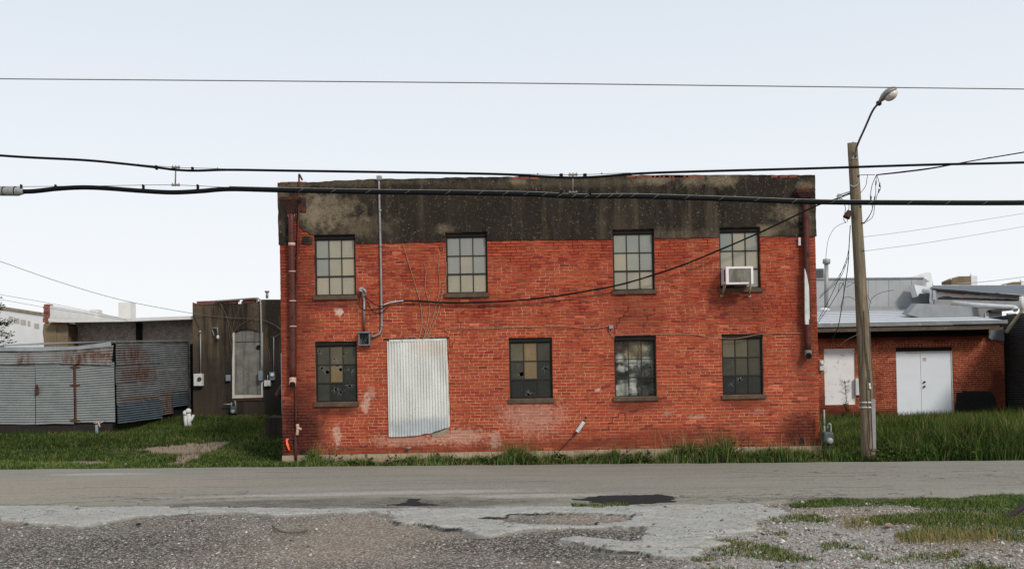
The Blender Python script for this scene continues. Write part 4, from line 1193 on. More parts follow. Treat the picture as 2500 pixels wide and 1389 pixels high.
for i in range(6):
    q = B_(124 + i * 7, 791 - (i % 2) * .5)
    MB().add(*brick_geo((q.x, q.x + .12, q.z, q.z + .05, 35.55, None), rb, .1), col=btint(rb, .9)).build('brick', 'brick_plain', low, recalc=False)
xw = B_(122, 745).x
MB().box((xw - .2, 35.62, 1.2), (xw + .02, 47, B_(122, 745).z)).build('parapet_wall', 'white_paint', low)
q = P(213, 766, 39.5); q2 = P(225, 756, 39.5)
MB().bevbox((xw - .15, 39.3, q.z - .3), (xw + .15, 39.8, q2.z), .02).build('vent_block', 'white_paint', low)
q = P(289, 780, 39.6); q2 = P(318, 737, 39.6)
MB().bevbox((q.x, 39.6, q.z - .6), (q2.x, 40.2, q2.z), .02).build('chimney', 'white_paint', low)

# far white building on the left
m = NT('white_block_wall')
col = m.mix(m.rng(m.noise(1.5, 5, .6), .35, .65), S(236, 235, 235, .95), S(228, 227, 227, .95))
for u, v, r_ in ():
    col = m.mix(m.math('MULTIPLY', m.blob(Vector((P(105, 770, 45).x, 45 * (P(105, 770, 45).x / P(u, v, 45).x), 0)) + Vector((0, 0, P(u, v, 45 * (P(105, 770, 45).x / P(u, v, 45).x)).z)), (3, r_ * .62, .16), .2, .25, 9), .75), col, S(186, 181, 175))
m.bump(m.noise(9, 4, .6), .3, .02)
MATS['white_block_wall'] = m.fin(col, .9, 0, .2)
e = P(105, 770, 45)
FB = e.x
far_b = thing('white_building', (e.x - 3, 48, .7), 'plain white painted block building at the far left, behind the shed', 'building')
MB().box((e.x - 8, 37, .2), (e.x, 62, e.z)).build('wall', 'white_block_wall', far_b)
for u0, u1, v in ((22, 32, 779), (34, 48, 783), (51, 64, 787), (68, 75, 790), (84, 96, 796)):
    ya, yb = FB * F / (u0 - 1250), FB * F / (u1 - 1250)
    zc_ = P((u0 + u1) / 2, v, (ya + yb) / 2).z
    MB().box((FB + .001, ya, zc_ - .12), (FB + .008, yb, zc_ + .12)).build('bare_block', 'bare_block', far_b)
MB().box((e.x - 8, 36.95, e.z), (e.x + .05, 62, e.z + .12)).build('coping', 'old_concrete', far_b)

# ------------------------------------------------------------------ corrugated shed
YF = 29.0
C_ = Q(YF)
xs_ = C_(281, 940).x
shed = thing('corrugated_shed', (xs_ - 3, YF + 3, float(gz(-12, 29))), 'lean-to shed of rusty corrugated iron sheets with double doors', 'shed')
rustmat('galv_front', (156, 161, 160), (134, 140, 141), amount=.70, metal=.1, rough=.6, k=.7)
rustmat('galv_header', (158, 160, 158), (134, 138, 140), [(C_(238, 876), (1.1, 2, .4)), (C_(62, 885), (.25, 2, .3)), (C_(190, 880), (.5, 2, .4))], amount=.68, metal=.1, rough=.55, k=.8)
rustmat('galv_side', (150, 154, 154), (112, 118, 124), [(Vector((xs_, 30.4, 2.75)), (2, 1.2, .28)), (Vector((xs_, 30.8, 2.2)), (2, 1.5, .28)), (Vector((xs_, 31, 1.35)), (2, 1.5, .16)), (Vector((xs_, 33.5, 1.1)), (2, 1.2, .5))], amount=.62, metal=.1, rough=.55, k=.72)
rustmat('galv_blue', (92, 108, 118), (70, 82, 92), amount=.72, metal=.25, rough=.5, k=1.1)
def corr(p00, p10, p01, p11, nrm, name, mat, parent, pitch=.072, amp=.014, seed=0, nl=10, along='h'):
    """corrugated sheet between four corners (00 low-start, 10 low-end, 01 high-start, 11 high-end); ribs run along the first direction"""
    p00, p10, p01, p11, nrm = map(Vector, (p00, p10, p01, p11, nrm))
    hgt = ((p01 - p00).length + (p11 - p10).length) / 2
    nv = int(hgt / pitch * 6) + 1
    r = random.Random(seed); mb = MB()
    wv = [r.uniform(-1, 1) for _ in range(nl + 1)]
    for k in range(nv + 1):
        t = k / nv
        for i in range(nl + 1):
            s = i / nl
            p = p00.lerp(p10, s).lerp(p01.lerp(p11, s), t)
            off = amp * math.sin(2 * math.pi * t * hgt / pitch) + .010 * wv[i] * math.sin(t * 4 + wv[0] * 3)
            edge = (r.uniform(-.012, .012) if k in (0, nv) else 0)
            mb.v.append(tuple(p + nrm * off + Vector((0, 0, edge))))
    for k in range(nv):
        for i in range(nl):
            q = k * (nl + 1) + i
            mb.f.append((q, q + 1, q + nl + 2, q + nl + 1)); mb.s.append(True)
    return mb.build(name, mat, parent, recalc=False)
FN = (0, -1, 0)
corr(C_(-120, 1036), C_(86, 1036), C_(-120, 884), C_(86, 887), FN, 'corrugated_sheet', 'galv_front', shed, seed=1)
d1 = corr(C_(88, 1036, -.03), C_(181, 1034, -.03), C_(86, 886, -.03), C_(178, 884, -.03), FN, 'shed_door', 'galv_front', shed, seed=2)
d2 = corr(C_(186, 1032, -.03), C_(281, 1030, -.03), C_(182, 893, -.03), C_(279, 884, -.03), FN, 'shed_door', 'galv_front', shed, seed=3)
corr(C_(-120, 890, -.05), C_(46, 889, -.05), C_(-120, 858, -.05), C_(46, 859, -.05), FN, 'corrugated_sheet', 'galv_header', shed, seed=4)
corr(C_(44, 888, -.06), C_(150, 887, -.06), C_(44, 858, -.06), C_(150, 855, -.06), FN, 'corrugated_sheet', 'galv_header', shed, seed=5)
corr(C_(148, 888, -.07), C_(272, 892, -.07), C_(148, 855, -.07), C_(277, 843, -.07), FN, 'corrugated_sheet', 'galv_header', shed, seed=6)
weathered('zinc_flat', S(150, 156, 160), S(126, 132, 136), 4, S(92, 70, 56), .68, 8, rough=.55)
MB().slab([C_(-120, 848, -.1), C_(100, 847, -.1), C_(190, 845, -.1), C_(270, 834, -.1), C_(271, 845, -.1), C_(190, 853, -.1), C_(100, 857, -.1), C_(-120, 857, -.1)], (0, .04, 0)).build('eave_flashing', 'zinc_flat', shed)
# side, receding
zb_f, zt_f = C_(280, 1034).z, C_(275, 836).z
zb_b, zt_b = P(456, 1014, 35.66).z, P(462, 833, 35.66).z
def sp_(s, t):     # s: 0 front..1 back, t: 0 low..1 high
    lo, hi = zb_f + (zb_b - zb_f) * s, zt_f + (zt_b - zt_f) * s
    return Vector((xs_, YF + .02 + s * 6.62, lo + (hi - lo) * t))
SN = (1, 0, 0)
for k, (s0, s1, t0, t1, mt, dx) in enumerate([(0, .55, .72, .995, 'galv_side', .03), (.50, 1, .60, .995, 'galv_side', .0), (0, .52, .47, .75, 'galv_side', .015), (0, .53, .22, .49, 'galv_side', .035),
                                         (.48, .98, .30, .63, 'galv_side', .018), (.5, .74, .04, .33, 'galv_side', .008), (.0, .56, -.005, .25, 'galv_blue', .05), (.72, .97, .13, .33, 'galv_blue', .03)]):
    o = Vector((dx, 0, 0))
    corr(sp_(s0, t0) + o, sp_(s1, t0 + .01) + o, sp_(s0, t1) + o, sp_(s1, t1) + o, SN, 'corrugated_sheet', mt, shed, seed=20 + k, nl=14)
MB().slab([sp_(0, 0) - Vector((.06, 0, .05)), sp_(1, -.02) - Vector((.06, 0, 0)), sp_(1, .99) - Vector((.06, 0, 0)), sp_(0, .99) - Vector((.06, 0, 0))], (-.04, 0, 0)).build('side_lining', 'black_hole', shed)
MB().slab([sp_(0, 1.0) + Vector((.06, -.1, .0)), sp_(.97, 1.0) + Vector((.05, 0, .0)), sp_(.97, 1.0) + Vector((.05, 0, .05)), sp_(0, 1.0) + Vector((.06, -.1, .05))], (-.2, 0, 0)).build('verge_flashing', 'galv_side', shed)
xf0 = C_(-120, 900).x
MB().add([(xf0, YF - .1, C_(0, 850).z + .03), (xs_ + .02, YF - .1, zt_f + .02), (xs_ + .02, YF + 6, zt_b + .02), (xf0, YF + 6, zt_b + .02)], [(0, 1, 2, 3)]).build('roof', 'galv_side', shed)
MB().box((xf0, YF + .06, .6), (xs_ - .12, YF + .1, C_(0, 850).z)).build('front_lining', 'black_hole', shed)
rustmat('rust', (82, 48, 34), (58, 36, 28), amount=.5, metal=0, rough=.85)
for v in (896, 940, 1026):
    MB().slab([C_(170, v - 1, -.055), C_(181, v - 3, -.055), C_(195, v - 1, -.055), C_(195, v + 1.5, -.055), C_(181, v + 3, -.055), C_(170, v + 1.5, -.055)], (0, .025, 0)).build('hinge', 'rust', d2)
MB().slab([C_(179, 882, -.05), C_(184, 882, -.05), C_(187, 1032, -.05), C_(183, 1032, -.05)], (0, .02, 0)).build('door_edge', 'rust', d1)
MB().bevbox(C_(85, 962, -.10), C_(95, 945, -.04), .01).pipe(C_(90, 946, -.1), C_(90, 938, -.08), .03, n=8).build('padlock', 'rust', d1)
MB().box((xf0, YF + .03, .0), (xs_ - .1, YF + .2, C_(100, 1036).z + .05)).build('plinth', 'black_steel', shed)
# twin white drain pipes by the shed
for (u0, v0, u1, v1, rr, lab, cap) in ((455, 1030, 452, 1004, .06, 'shorter of the two white plastic pipes standing by the shed', 0), (463, 1028, 460, 1001, .07, 'taller white plastic pipe with a side branch, by the shed', 1)):
    b0, t0 = P(u0, v0 + 22, 31.2), P(u1, v0 - 27 if cap else v0 - 24, 31.2)
    t = thing('drain_pipe', b0, lab, 'pipe')
    MB().pipe(b0, t0, rr, n=14).build('pipe', 'white_pipe', t)
    MB().pipe(t0 - Vector((0, 0, .1)), t0 + Vector((0, 0, .015)), rr * 1.2, n=14).sphere(t0 + Vector((0, 0, .01)), (rr * 1.1, rr * 1.1, .05), 12, 6).build('cap', 'white_pipe', t)
    if cap: MB().pipe(b0.lerp(t0, .3), b0.lerp(t0, .75) + Vector((.16, -.03, 0)), .04, n=10).build('branch', 'white_pipe', t)
# stand pipe at the shed corner
b0 = P(237, 1062, 28.6)
t = thing('stand_pipe', b0, 'short rusty stand pipe in the grass at the corner of the shed', 'pipe')
MB().pipe(b0 - Vector((0, 0, .15)), P(236, 1036, 28.6), .045, n=10).build('pipe', 'grey_box', t)
MB().tube([P(230, 1033, 28.6), P(240, 1031, 28.6), P(244, 1042, 28.55)], .025, 8).build('tap', 'pale_band', t)
MB().pipe(P(242, 1033, 28.6), P(258, 1027, 28.8), .018, n=8).build('side_arm', 'light_conduit', t)
# low dark block at the side of the brick building
a, b = P(646, 1062, 27), P(694, 1018, 27)
one(MB().bevbox((a.x, 27, a.z - .4), (b.x + .7, 28.2, b.z), .02), 'concrete_stoop', 'stained_render', 'low dark stained concrete stoop against the left side of the brick building', 'stoop')

# ------------------------------------------------------------------ right: low brick building
YR = 32.0
R_ = Q(YR)
rgt = thing('low_brick_building', (R_(2230, 900).x, YR + 3, float(gz(13, 31))), 'low red brick building with white double doors and a pale metal roof', 'building')
rx0, rx1 = R_(1960, 900).x, R_(2453, 900).x
rz0 = R_(2250, 1040).z
NROW = int((R_(2250, 815).z - rz0) / CH)
sn = lambda z: rz0 + round((z - rz0) / CH) * CH
PAN = (R_(2013, 920).x, R_(2089, 920).x, sn(R_(2050, 988).z), sn(R_(2050, 850).z))
DBL = (R_(2189, 930).x, R_(2328, 930).x, sn(R_(2257, 1016).z), sn(R_(2257, 849).z))
def sr(u, v, ru, rv, a): return (tuple(R_(u, v)), (ru / 75, 5, rv / 75), a)
SDR = [sr(2440, 960, 40, 60, .6), sr(2250, 1010, 300, 16, .5), sr(2030, 1000, 50, 40, .5), sr(2230, 822, 260, 12, .6), sr(2145, 950, 12, 40, .3)]  # the right-end and under-eave patches are shade put into the colour
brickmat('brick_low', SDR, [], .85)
mortarmat('mortar_low', SDR, [], 3, 9)
rr_ = random.Random(21)
lb = lay(rx0, rx1, rz0, NROW, CH, .2135, YR, [PAN, DBL], rr_)
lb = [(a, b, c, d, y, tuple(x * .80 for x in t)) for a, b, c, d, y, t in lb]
def vis(bk):      # the 300 parts are taken from where no grass hides them
    u, v = proj(np.array([(bk[0] + bk[1]) / 2]), np.array([YR]), np.array([bk[2]]))
    return v[0] < 1005 and u[0] > 2010
seen = [b for b in lb if vis(b)]; rest = [b for b in lb if not vis(b)]
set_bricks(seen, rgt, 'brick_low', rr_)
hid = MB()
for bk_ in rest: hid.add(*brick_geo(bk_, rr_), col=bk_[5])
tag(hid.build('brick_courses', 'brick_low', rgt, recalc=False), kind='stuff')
wb = MB(); wall_with_holes(wb, rx0, rx1 - .004, rz0 - .5, R_(2250, 800).z, YR + .009, [PAN, DBL], .15)
wb.add([(rx1 - .004, YR + .009, rz0 - .5), (rx1 - .004, YR + 8, rz0 - .5), (rx1 - .004, YR + 8, R_(2250, 800).z), (rx1 - .004, YR + .009, R_(2250, 800).z)], [(0, 1, 2, 3)])
wb.build('wall', 'mortar_low', rgt, recalc=False)
MB().box((rx0, YR - .03, rz0 - .6), (rx1, YR + .02, rz0 - .004)).build('foundation', 'old_concrete', rgt)
weathered('white_door', S(208, 214, 222, 1.12), S(202, 208, 215, 1.12), 2, rough=.5, bump=.06)
weathered('white_panel', S(206, 206, 208, 1.2), S(194, 194, 196, 1.2), 3, S(150, 148, 146), .60, 6, bump=.12)
pn = MB().box((PAN[0], YR + .05, PAN[2]), (PAN[1], YR + .09, PAN[3])).build('board_panel', 'white_panel', rgt)
a, b, c, d = DBL
dd = MB().box((a, YR + .06, d - .14), (b, YR + .12, d)).build('double_door', 'dark_lintel', rgt)
xm = R_(2250, 930).x; zt = R_(2257, 861).z
fw = .05
MB().box((a, YR + .03, c), (a + .02, YR + .1, zt + fw)).box((b - fw, YR + .03, c), (b, YR + .1, zt + fw)).box((a + .02, YR + .031, zt), (b - fw, YR + .1, zt + fw)).build('door_frame', 'white_trim', dd)
l1 = MB().bevbox((a + .025, YR + .05, c + .02), (xm - .004, YR + .09, zt - .005), .006).build('door_leaf', 'white_door', dd)
l2 = MB().bevbox((xm + .004, YR + .047, c + .02), (b - fw - .005, YR + .087, zt - .005), .006).build('door_leaf', 'white_door', dd)
weathered('brass_dark', S(60, 56, 52), S(80, 76, 70), 10, rough=.35, metal=.6)
for v in (932, 943):
    q = R_(2257.5, v); MB().pipe((q.x, YR + .05, q.z), (q.x, YR + .0, q.z), .028, n=12).sphere((q.x, YR - .0, q.z), .034, 10, 6).build('knob', 'brass_dark', dd)
MB().box((a, YR - .05, c - .06), (b, YR + .1, c)).build('step', 'old_concrete', dd)
# notice on the door: a red heading bar and lines of print
q0, q1 = R_(2254, 882), R_(2263, 873)
weathered('paper', S(214, 212, 210), S(206, 204, 202), 4); weathered('red_print', S(176, 92, 88), S(160, 84, 80), 4); weathered('grey_print', S(150, 146, 146), S(140, 138, 138), 4)
nt = thing('door_notice', (q0.x, YR + .04, q0.z), 'small notice with a red heading stuck on the right leaf of the double doors', 'notice')
MB().box((q0.x, YR + .0405, q0.z), (q1.x, YR + .046, q1.z)).build('paper', 'paper', nt)
hh = q1.z - q0.z; ww = q1.x - q0.x
MB().box((q0.x + .01, YR + .039, q0.z + hh * .66), (q1.x - .01, YR + .0404, q0.z + hh * .92)).build('heading', 'red_print', nt)
for i in range(3): MB().box((q0.x + .015, YR + .039, q0.z + hh * (.12 + .17 * i)), (q1.x - .015 - .02 * (i % 2), YR + .0404, q0.z + hh * (.20 + .17 * i))).build('text_line', 'grey_print', nt)
# roof, gutter, eaves
m = NT('pale_roof')
col = m.mix(m.rng(m.noise(1.2, 5, .6, stretch=(.4, 2, 1)), .35, .65), S(204, 206, 210, .95), S(190, 193, 198, .95))
MATS['pale_roof'] = m.fin(col, .55, .1, .35)
weathered('gutter_metal', S(134, 140, 140), S(104, 110, 112), 2, S(170, 172, 168), .62, 5, rough=.5, metal=.2)
weathered('eave_wood', S(96, 86, 74), S(66, 58, 50), 5, S(120, 108, 94), .6, 12, stretch=(.3, 1, 2))
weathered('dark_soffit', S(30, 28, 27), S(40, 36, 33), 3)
YG = 31.2
E_ = Q(YG)
gl, gr = E_(1975, 790), E_(2457, 790)
rzl, rzr = E_(2010, 786).z, E_(2450, 785).z
zg0, zg1 = E_(2230, 794).z, E_(2230, 786).z
rbz = P(2150, 756, 38).z
rf = MB().add([(gl.x, YG, zg1), (gr.x, YG, zg1), (gr.x, 38.2, rbz), (gl.x, 38.2, rbz), (gl.x, YG, zg1 - .05), (gr.x, YG, zg1 - .05), (gr.x, 38.2, rbz - .05), (gl.x, 38.2, rbz - .05)],
         [(0, 1, 2, 3), (7, 6, 5, 4), (0, 4, 5, 1), (1, 5, 6, 2), (3, 2, 6, 7), (0, 3, 7, 4)]).build('roof', 'pale_roof', rgt)
for i in range(1, 7):
    t_ = i / 7; y = YG + (38.2 - YG) * t_; z = zg1 + (rbz - zg1) * t_
    MB().box((gl.x, y - .03, z), (gr.x, y + .03, z + .012)).build('roof_seam', 'gutter_metal', rf)
MB().box((gl.x, YG - .09, zg0), (gr.x, YG - .002, zg1 + .01)).build('gutter', 'gutter_metal', rgt)
MB().box((gl.x, YG - .02, zg0 - .17), (E_(2440, 790).x, YG + .04, zg0 - .004)).build('fascia', 'eave_wood', rgt)
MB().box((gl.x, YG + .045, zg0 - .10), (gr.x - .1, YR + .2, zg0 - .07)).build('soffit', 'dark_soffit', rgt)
MB().box((gl.x, YR - .10, R_(2230, 822).z), (E_(2440, 790).x, YR - .03, zg0 - .105)).build('eave_shade', 'black_hole', rgt)  # added black strip standing in for the deep shade under the eave
MB().slab([R_(2418, 806, -.12), R_(2452, 805, -.12), R_(2452, 831, -.12), R_(2420, 829, -.12), R_(2414, 824, -.12)], (0, .02, 0)).build('patch_panel', 'grey_box', rgt)
weathered('black_paint', S(24, 22, 22), S(32, 29, 27), 5, rough=.8)
MB().slab(ragged([R_(2336, 958, -.012), R_(2380, 954, -.012), R_(2418, 955, -.012), R_(2430, 972, -.012), R_(2434, 990, -.012), R_(2424, 1004, -.012), R_(2420, 1034, -.012), R_(2336, 1034, -.012), R_(2332, 1000, -.012)], .12, .015, 'xz', seed=9), (0, .01, 0)).build('black_patch', 'black_paint', rgt)
# grey parapet wall of the higher part
weathered('grey_cladding', S(164, 166, 168, .95), S(150, 152, 154, .95), 1.5, rough=.7, streak=(S(140, 142, 144), 4))
weathered('grey_membrane', S(142, 144, 146), S(124, 126, 130), 2, S(104, 106, 108), .64, 5, rough=.7)
K_ = Q(38.0)
MB().slab([K_(1960, 682), K_(2255, 679), K_(2278, 692), K_(2282, 790), K_(1960, 790)], (0, .3, 0)).build('upper_wall', 'grey_cladding', rgt)
MB().slab([K_(1960, 679, -.05), K_(2256, 676.5, -.05), K_(2256, 680, -.05), K_(1960, 683, -.05)], (0, .4, 0)).build('wall_cap', 'gutter_metal', rgt)
for u in (2060, 2120, 2170, 2226): MB().slab([K_(u, 683, -.012), K_(u + .8, 683, -.012), K_(u + .8, 746, -.012), K_(u, 746, -.012)], (0, .012, 0)).build('cladding_joint', 'grey_membrane', rgt)
MB().slab([K_(1960, 747, -.03), K_(2275, 749, -.03), K_(2275, 775, -.1), K_(1960, 765, -.1)], (0, .05, 0)).build('base_flashing', 'grey_membrane', rgt)
MB().slab([K_(2222, 677, .4), K_(2258, 666, .4), K_(2272, 665, .4), K_(2278, 692, .4), K_(2258, 680, .4)], (0, .3, 0)).build('raised_cap', 'white_panel', rgt)
# vent flue
q = P(2017, 748, 35.5)
fl = MB().pipe((q.x, 35.5, q.z - .15), P(2017.5, 642, 35.5), .075, n=14).build('flue', 'light_conduit', rgt)
MB().pipe(P(2017.5, 644, 35.5), P(2018, 633, 35.5), .135, n=14).build('flue_cap', 'light_conduit', fl)
MB().sphere(P(2012, 756, 35.2), (.2, .2, .07), 12, 6).build('flue_base', 'white_panel', fl)
# rooftop machine peeping over the wall
a, b = P(1975, 684, 39), P(2012, 655, 39)
ac = thing('rooftop_unit', (a.x, 39, a.z), 'grey louvred rooftop unit peeping over the grey wall', 'air conditioner')
MB().bevbox((a.x, 39, a.z - .3), (b.x, 39.8, b.z), .02).build('case', 'grey_box', ac)
for i in range(6):
    z = a.z + (b.z - a.z) * (i + .6) / 7
    MB().box((a.x + .05, 38.985, z), (b.x - .05, 38.999, z + .035)).build('louvre', 'dark_metal', ac)
# ------------------------------------------------------------------ right edge: rear roof, membrane kerb, drain pipes
rear = thing('shingle_building', (P(2450, 800, 34.5).x, 34.5, .4), 'building with a grey shingle roof and rotten brown eave at the right edge', 'building')
weathered('shingles', S(104, 110, 118), S(86, 92, 100), 3, S(60, 62, 66), .62, 8, stretch=(.5, 3, 3), bump=.4)
weathered('rotten_wood', S(128, 84, 56), S(70, 46, 34), 5, S(36, 28, 24), .56, 8)
T_ = Q(34.2)
shg = MB().add([T_(2276, 704), T_(2640, 730), P(2640, 696, 40), P(2274, 697, 40)], [(0, 1, 2, 3)]); shg.build('roof', 'shingles', rear)
MB().slab([P(2276, 696, 40), P(2640, 696, 40), P(2640, 700, 40), P(2276, 701, 40)], (0, .4, 0)).build('ridge_cap', 'white_panel', rear)
MB().slab([T_(2278, 704, .02), T_(2640, 731, .02), T_(2640, 737, .02), T_(2278, 708, .02)], (0, .05, 0)).build('roof_edge', 'black_steel', rear)
MB().slab(ragged([T_(2288, 708, .1), T_(2400, 716, .1), T_(2420, 720, .1), T_(2390, 720, .1), T_(2320, 714, .1), T_(2290, 711, .1)], .12, .02, 'xz', seed=3), (0, .08, 0)).build('eave_board', 'rotten_wood', rear)
MB().slab([T_(2284, 708, .3), T_(2640, 736, .3), T_(2640, 752, .3), T_(2284, 732, .3)], (0, .2, 0)).build('white_wall', 'white_panel', rear)
MB().slab(ragged([T_(2288, 728, .2), T_(2305, 723, .2), T_(2350, 727, .2), T_(2490, 731, .2), T_(2480, 735, .2), T_(2300, 732, .2)], .15, .02, 'xz', seed=6), (0, .06, 0)).build('black_flashing', 'black_steel', rear)
MB().slab([T_(2282, 731, .1), T_(2500, 736, .1), T_(2500, 752, .1), T_(2282, 746, .1)], (0, .15, 0)).build('grey_kerb', 'grey_membrane', rear)
KB = Q(33.4)
MB().slab([KB(2240, 741), KB(2300, 743), KB(2420, 752), KB(2446, 756), KB(2447, 785), KB(2330, 782), KB(2250, 776), KB(2215, 768)], (0, .5, .05)).build('membrane_kerb', 'grey_membrane', rear)
MB().slab([KB(2405, 764, -.03), KB(2414, 763, -.03), KB(2414, 781, -.03), KB(2406, 782, -.03)], (0, .03, 0)).build('torn_flashing', 'white_panel', rear)
MB().slab([KB(2418, 756, -.2), KB(2470, 752, -.2), KB(2474, 757, -.2), KB(2422, 762, -.2)], (0, .2, 0)).build('loose_sheet', 'dark_metal', rear)
weathered('siding_cream', S(168, 158, 130), S(140, 130, 106), 4)
for i in range(4): MB().bevbox(KB(2460, 765 + i * 5 + 4, -.1), KB(2478, 765 + i * 5, .0), .01).build('siding_board', 'siding_cream', rear)
# dark corrugated side wall nearest the right edge
rustmat('dark_corrugated', (58, 64, 66), (42, 46, 48), amount=.70, metal=.2, rough=.6)
xr = P(2462, 900, 32).x
zl_, zh_ = P(2462, 1030, 32).z - .3, P(2470, 770, 32).z
corr((xr, 24.0, zl_), (xr, 32.4, zl_), (xr, 24.0, zh_), (xr, 32.4, zh_), (-1, 0, 0), 'corrugated_sheet', 'dark_corrugated', rear, pitch=.075, amp=.011, seed=50, nl=20)
MB().box((xr + .03, 24.0, zl_), (xr + 6, 36, zh_)).build('wall', 'dark_soffit', rear)
MB().pipe((xr - .03, 30.7, zl_), (xr - .03, 30.7, zh_ - .4), .05, n=8).build('rusty_post', 'rust', rear)
# white drain pipes
wp = thing('roof_drain', P(2245, 720, 37.2), 'white scupper box and long white pipe running right along the roof', 'drain pipe')
MB().slab([P(2232, 695, 37.3), P(2262, 699, 37.3), P(2262, 716, 37.3), P(2245, 716, 37.3), P(2240, 724, 37.3)], (0, .5, 0)).slab([P(2262, 690, 37.5), P(2276, 686, 37.5), P(2276, 712, 37.5), P(2262, 712, 37.5)], (0, .3, 0)).build('scupper', 'white_panel', wp)
MB().tube(spline([P(2255, 710, 37.0), P(2270, 711, 36.5), P(2276, 716, 36), P(2275, 734, 35.6), P(2282, 740, 35.2), P(2330, 741, 34.3), P(2380, 745, 33.4), P(2440, 749, 32.8), P(2474, 751, 32.5), P(2480, 757, 32.4)], 5), .085, 12).build('pipe', 'white_pipe', wp)
wp2 = thing('downspout_pipe', P(2458, 812, 31.6), 'fat white downspout with an elbow at the right edge of the picture', 'drain pipe')
MB().tube(spline([P(2494, 722, 31.2), P(2495, 750, 31.2), P(2494, 762, 31.2), P(2484, 775, 31.3), P(2470, 793, 31.4), P(2456, 812, 31.5)], 5), .065, 12).build('pipe', 'siding_cream', wp2)
MB().pipe(P(2494, 724, 31.2), P(2495, 757, 31.2), .072, n=12).build('upper_sleeve', 'white_pipe', wp2)
# tan rooftop units far behind
for (u0, u1, v0, v1, lab) in ((2323, 2370, 674, 697, 'tan rooftop unit with a white flue box, behind the shingle roof'), (2455, 2492, 688, 699, 'tan rooftop unit mostly hidden behind the shingle roof at the right edge')):
    a, b = P(u0, v1 + 12, 44), P(u1, v0, 44)
    t = thing('rooftop_unit', (a.x, 44, a.z), lab, 'air conditioner')
    MB().slab([(a.x, 44, a.z), (b.x, 44, a.z), (b.x, 44, b.z), (a.x + .35, 44, b.z), (a.x, 44, b.z - .15)], (0, 1, 0)).build('case', 'tan_render', t)
    MB().bevbox((b.x + .01, 44, a.z), (b.x + .3, 44.4, b.z + .03), .02).pipe((b.x + .13, 44.2, b.z), (b.x + .13, 44.2, b.z + .12), .06, n=10).build('flue_box', 'white_panel', t)
    MB().bevbox((a.x - .02, 43.98, b.z - .15), (a.x + .02, 44.1, b.z - .1), .01).build('bracket', 'white_panel', t)

# ------------------------------------------------------------------ window air conditioner
a, b = P(1773, 694, YW - .47), P(1838.5, 650, YW - .47)
aw = thing('window_air_conditioner', ((a.x + b.x) / 2, YW - .2, a.z), 'white window air conditioner sticking out of the upper right window on two props', 'air conditioner')
weathered('ac_white', S(216, 210, 210, 1.1), S(202, 196, 196, 1.1), 5, S(170, 150, 140), .66, 9, rough=.45, bump=.05)
m = NT('ac_fins')
col = m.mix(m.rng(m.noise(7, 5, .65, stretch=(1, 1, .5)), .4, .62), S(126, 122, 112), S(96, 92, 86))
MATS['ac_fins'] = m.fin(col, .7, .1, .3)
yf_, yb_ = YW - .47, YW + .09
MB().bevbox((a.x, yf_ + .012, a.z + .02), (b.x, yb_, b.z), .012).build('case', 'ac_white', aw)
fw = .045
fm = MB()
fm.box((a.x, yf_ - .006, a.z), (a.x + fw * 1.3, yf_ + .012, b.z)); fm.box((b.x - fw * 1.1, yf_ - .006, a.z), (b.x, yf_ + .012, b.z))
fm.box((a.x + fw * 1.3, yf_ - .005, b.z - fw), (b.x - fw * 1.1, yf_ + .012, b.z)); fm.box((a.x + fw * 1.3, yf_ - .005, a.z), (b.x - fw * 2.2, yf_ + .012, a.z + fw * .8))
fm.build('front_frame', 'ac_white', aw)
MB().box((a.x + fw, yf_ + .002, a.z + .01), (b.x - fw, yf_ + .0115, b.z - fw + .01)).build('coil', 'ac_fins', aw)
for i in range(16):
    x = a.x + fw * 1.4 + (b.x - a.x - fw * 2.6) * i / 15
    MB().box((x, yf_ - .001, a.z + fw), (x + .006, yf_ + .0018, b.z - fw)).build('fin', 'ac_fins', aw)
MB().box((a.x - .003, yf_ + .08, a.z + .07), (a.x + .004, yf_ + .19, b.z - .05)).build('side_vent', 'dark_metal', aw)
weathered('prop_steel', S(176, 160, 134), S(150, 130, 106), 10, rough=.6)
for (u0, u1, u2) in ((1771, 1762.5, 1767), (1830, 1829.5, 1834)):
    f_ = W(u1, 722, -.02)
    MB().pipe(P(u0 + 1, 696, YW - .40), f_, .014, n=8).pipe(P(u2, 697, YW - .25), f_ + Vector((.01, 0, .01)), .012, n=8).bevbox(f_ - Vector((.035, .01, .03)), f_ + Vector((.035, .02, .025)), .008).build('prop', 'prop_steel', aw)

# ------------------------------------------------------------------ open electric box with service mast
q0, q1 = W(878, 844), W(905, 811)
eb = thing('electric_box', ((q0.x + q1.x) / 2, YW - .1, q0.z), 'open grey electric box with a hooked mast above it, right of the left windows', 'electric box')
weathered('box_inside', S(86, 98, 104), S(56, 64, 70), 7, S(30, 32, 34), .58, 9, rough=.6)
bx = MB(); t_ = .022; d_ = .16
bx.box((q0.x, YW - d_, q0.z), (q0.x + t_, YW - .005, q1.z)); bx.box((q1.x - t_, YW - d_, q0.z), (q1.x, YW - .005, q1.z))
bx.box((q0.x + t_, YW - d_ + .002, q0.z), (q1.x - t_, YW - .005, q0.z + t_)); bx.box((q0.x - .02, YW - d_ - .03, q1.z - t_), (q1.x + .01, YW - .005, q1.z + .008))
bx.build('case', 'grey_elbow', eb)
MB().box((q0.x + t_, YW - .03, q0.z + t_), (q1.x - t_, YW - .006, q1.z - t_)).build('back_plate', 'box_inside', eb)
MB().tube(spline([W(888, 820, -.08), W(889, 832, -.09), W(896, 838, -.09), W(899, 825, -.08)], 4), .012, 6).build('loose_wire', 'black_hole', eb)
MB().tube([W(889, 811, -.06), W(889, 785, -.06)], .022, 8).build('lower_mast', 'red_pipe', eb)
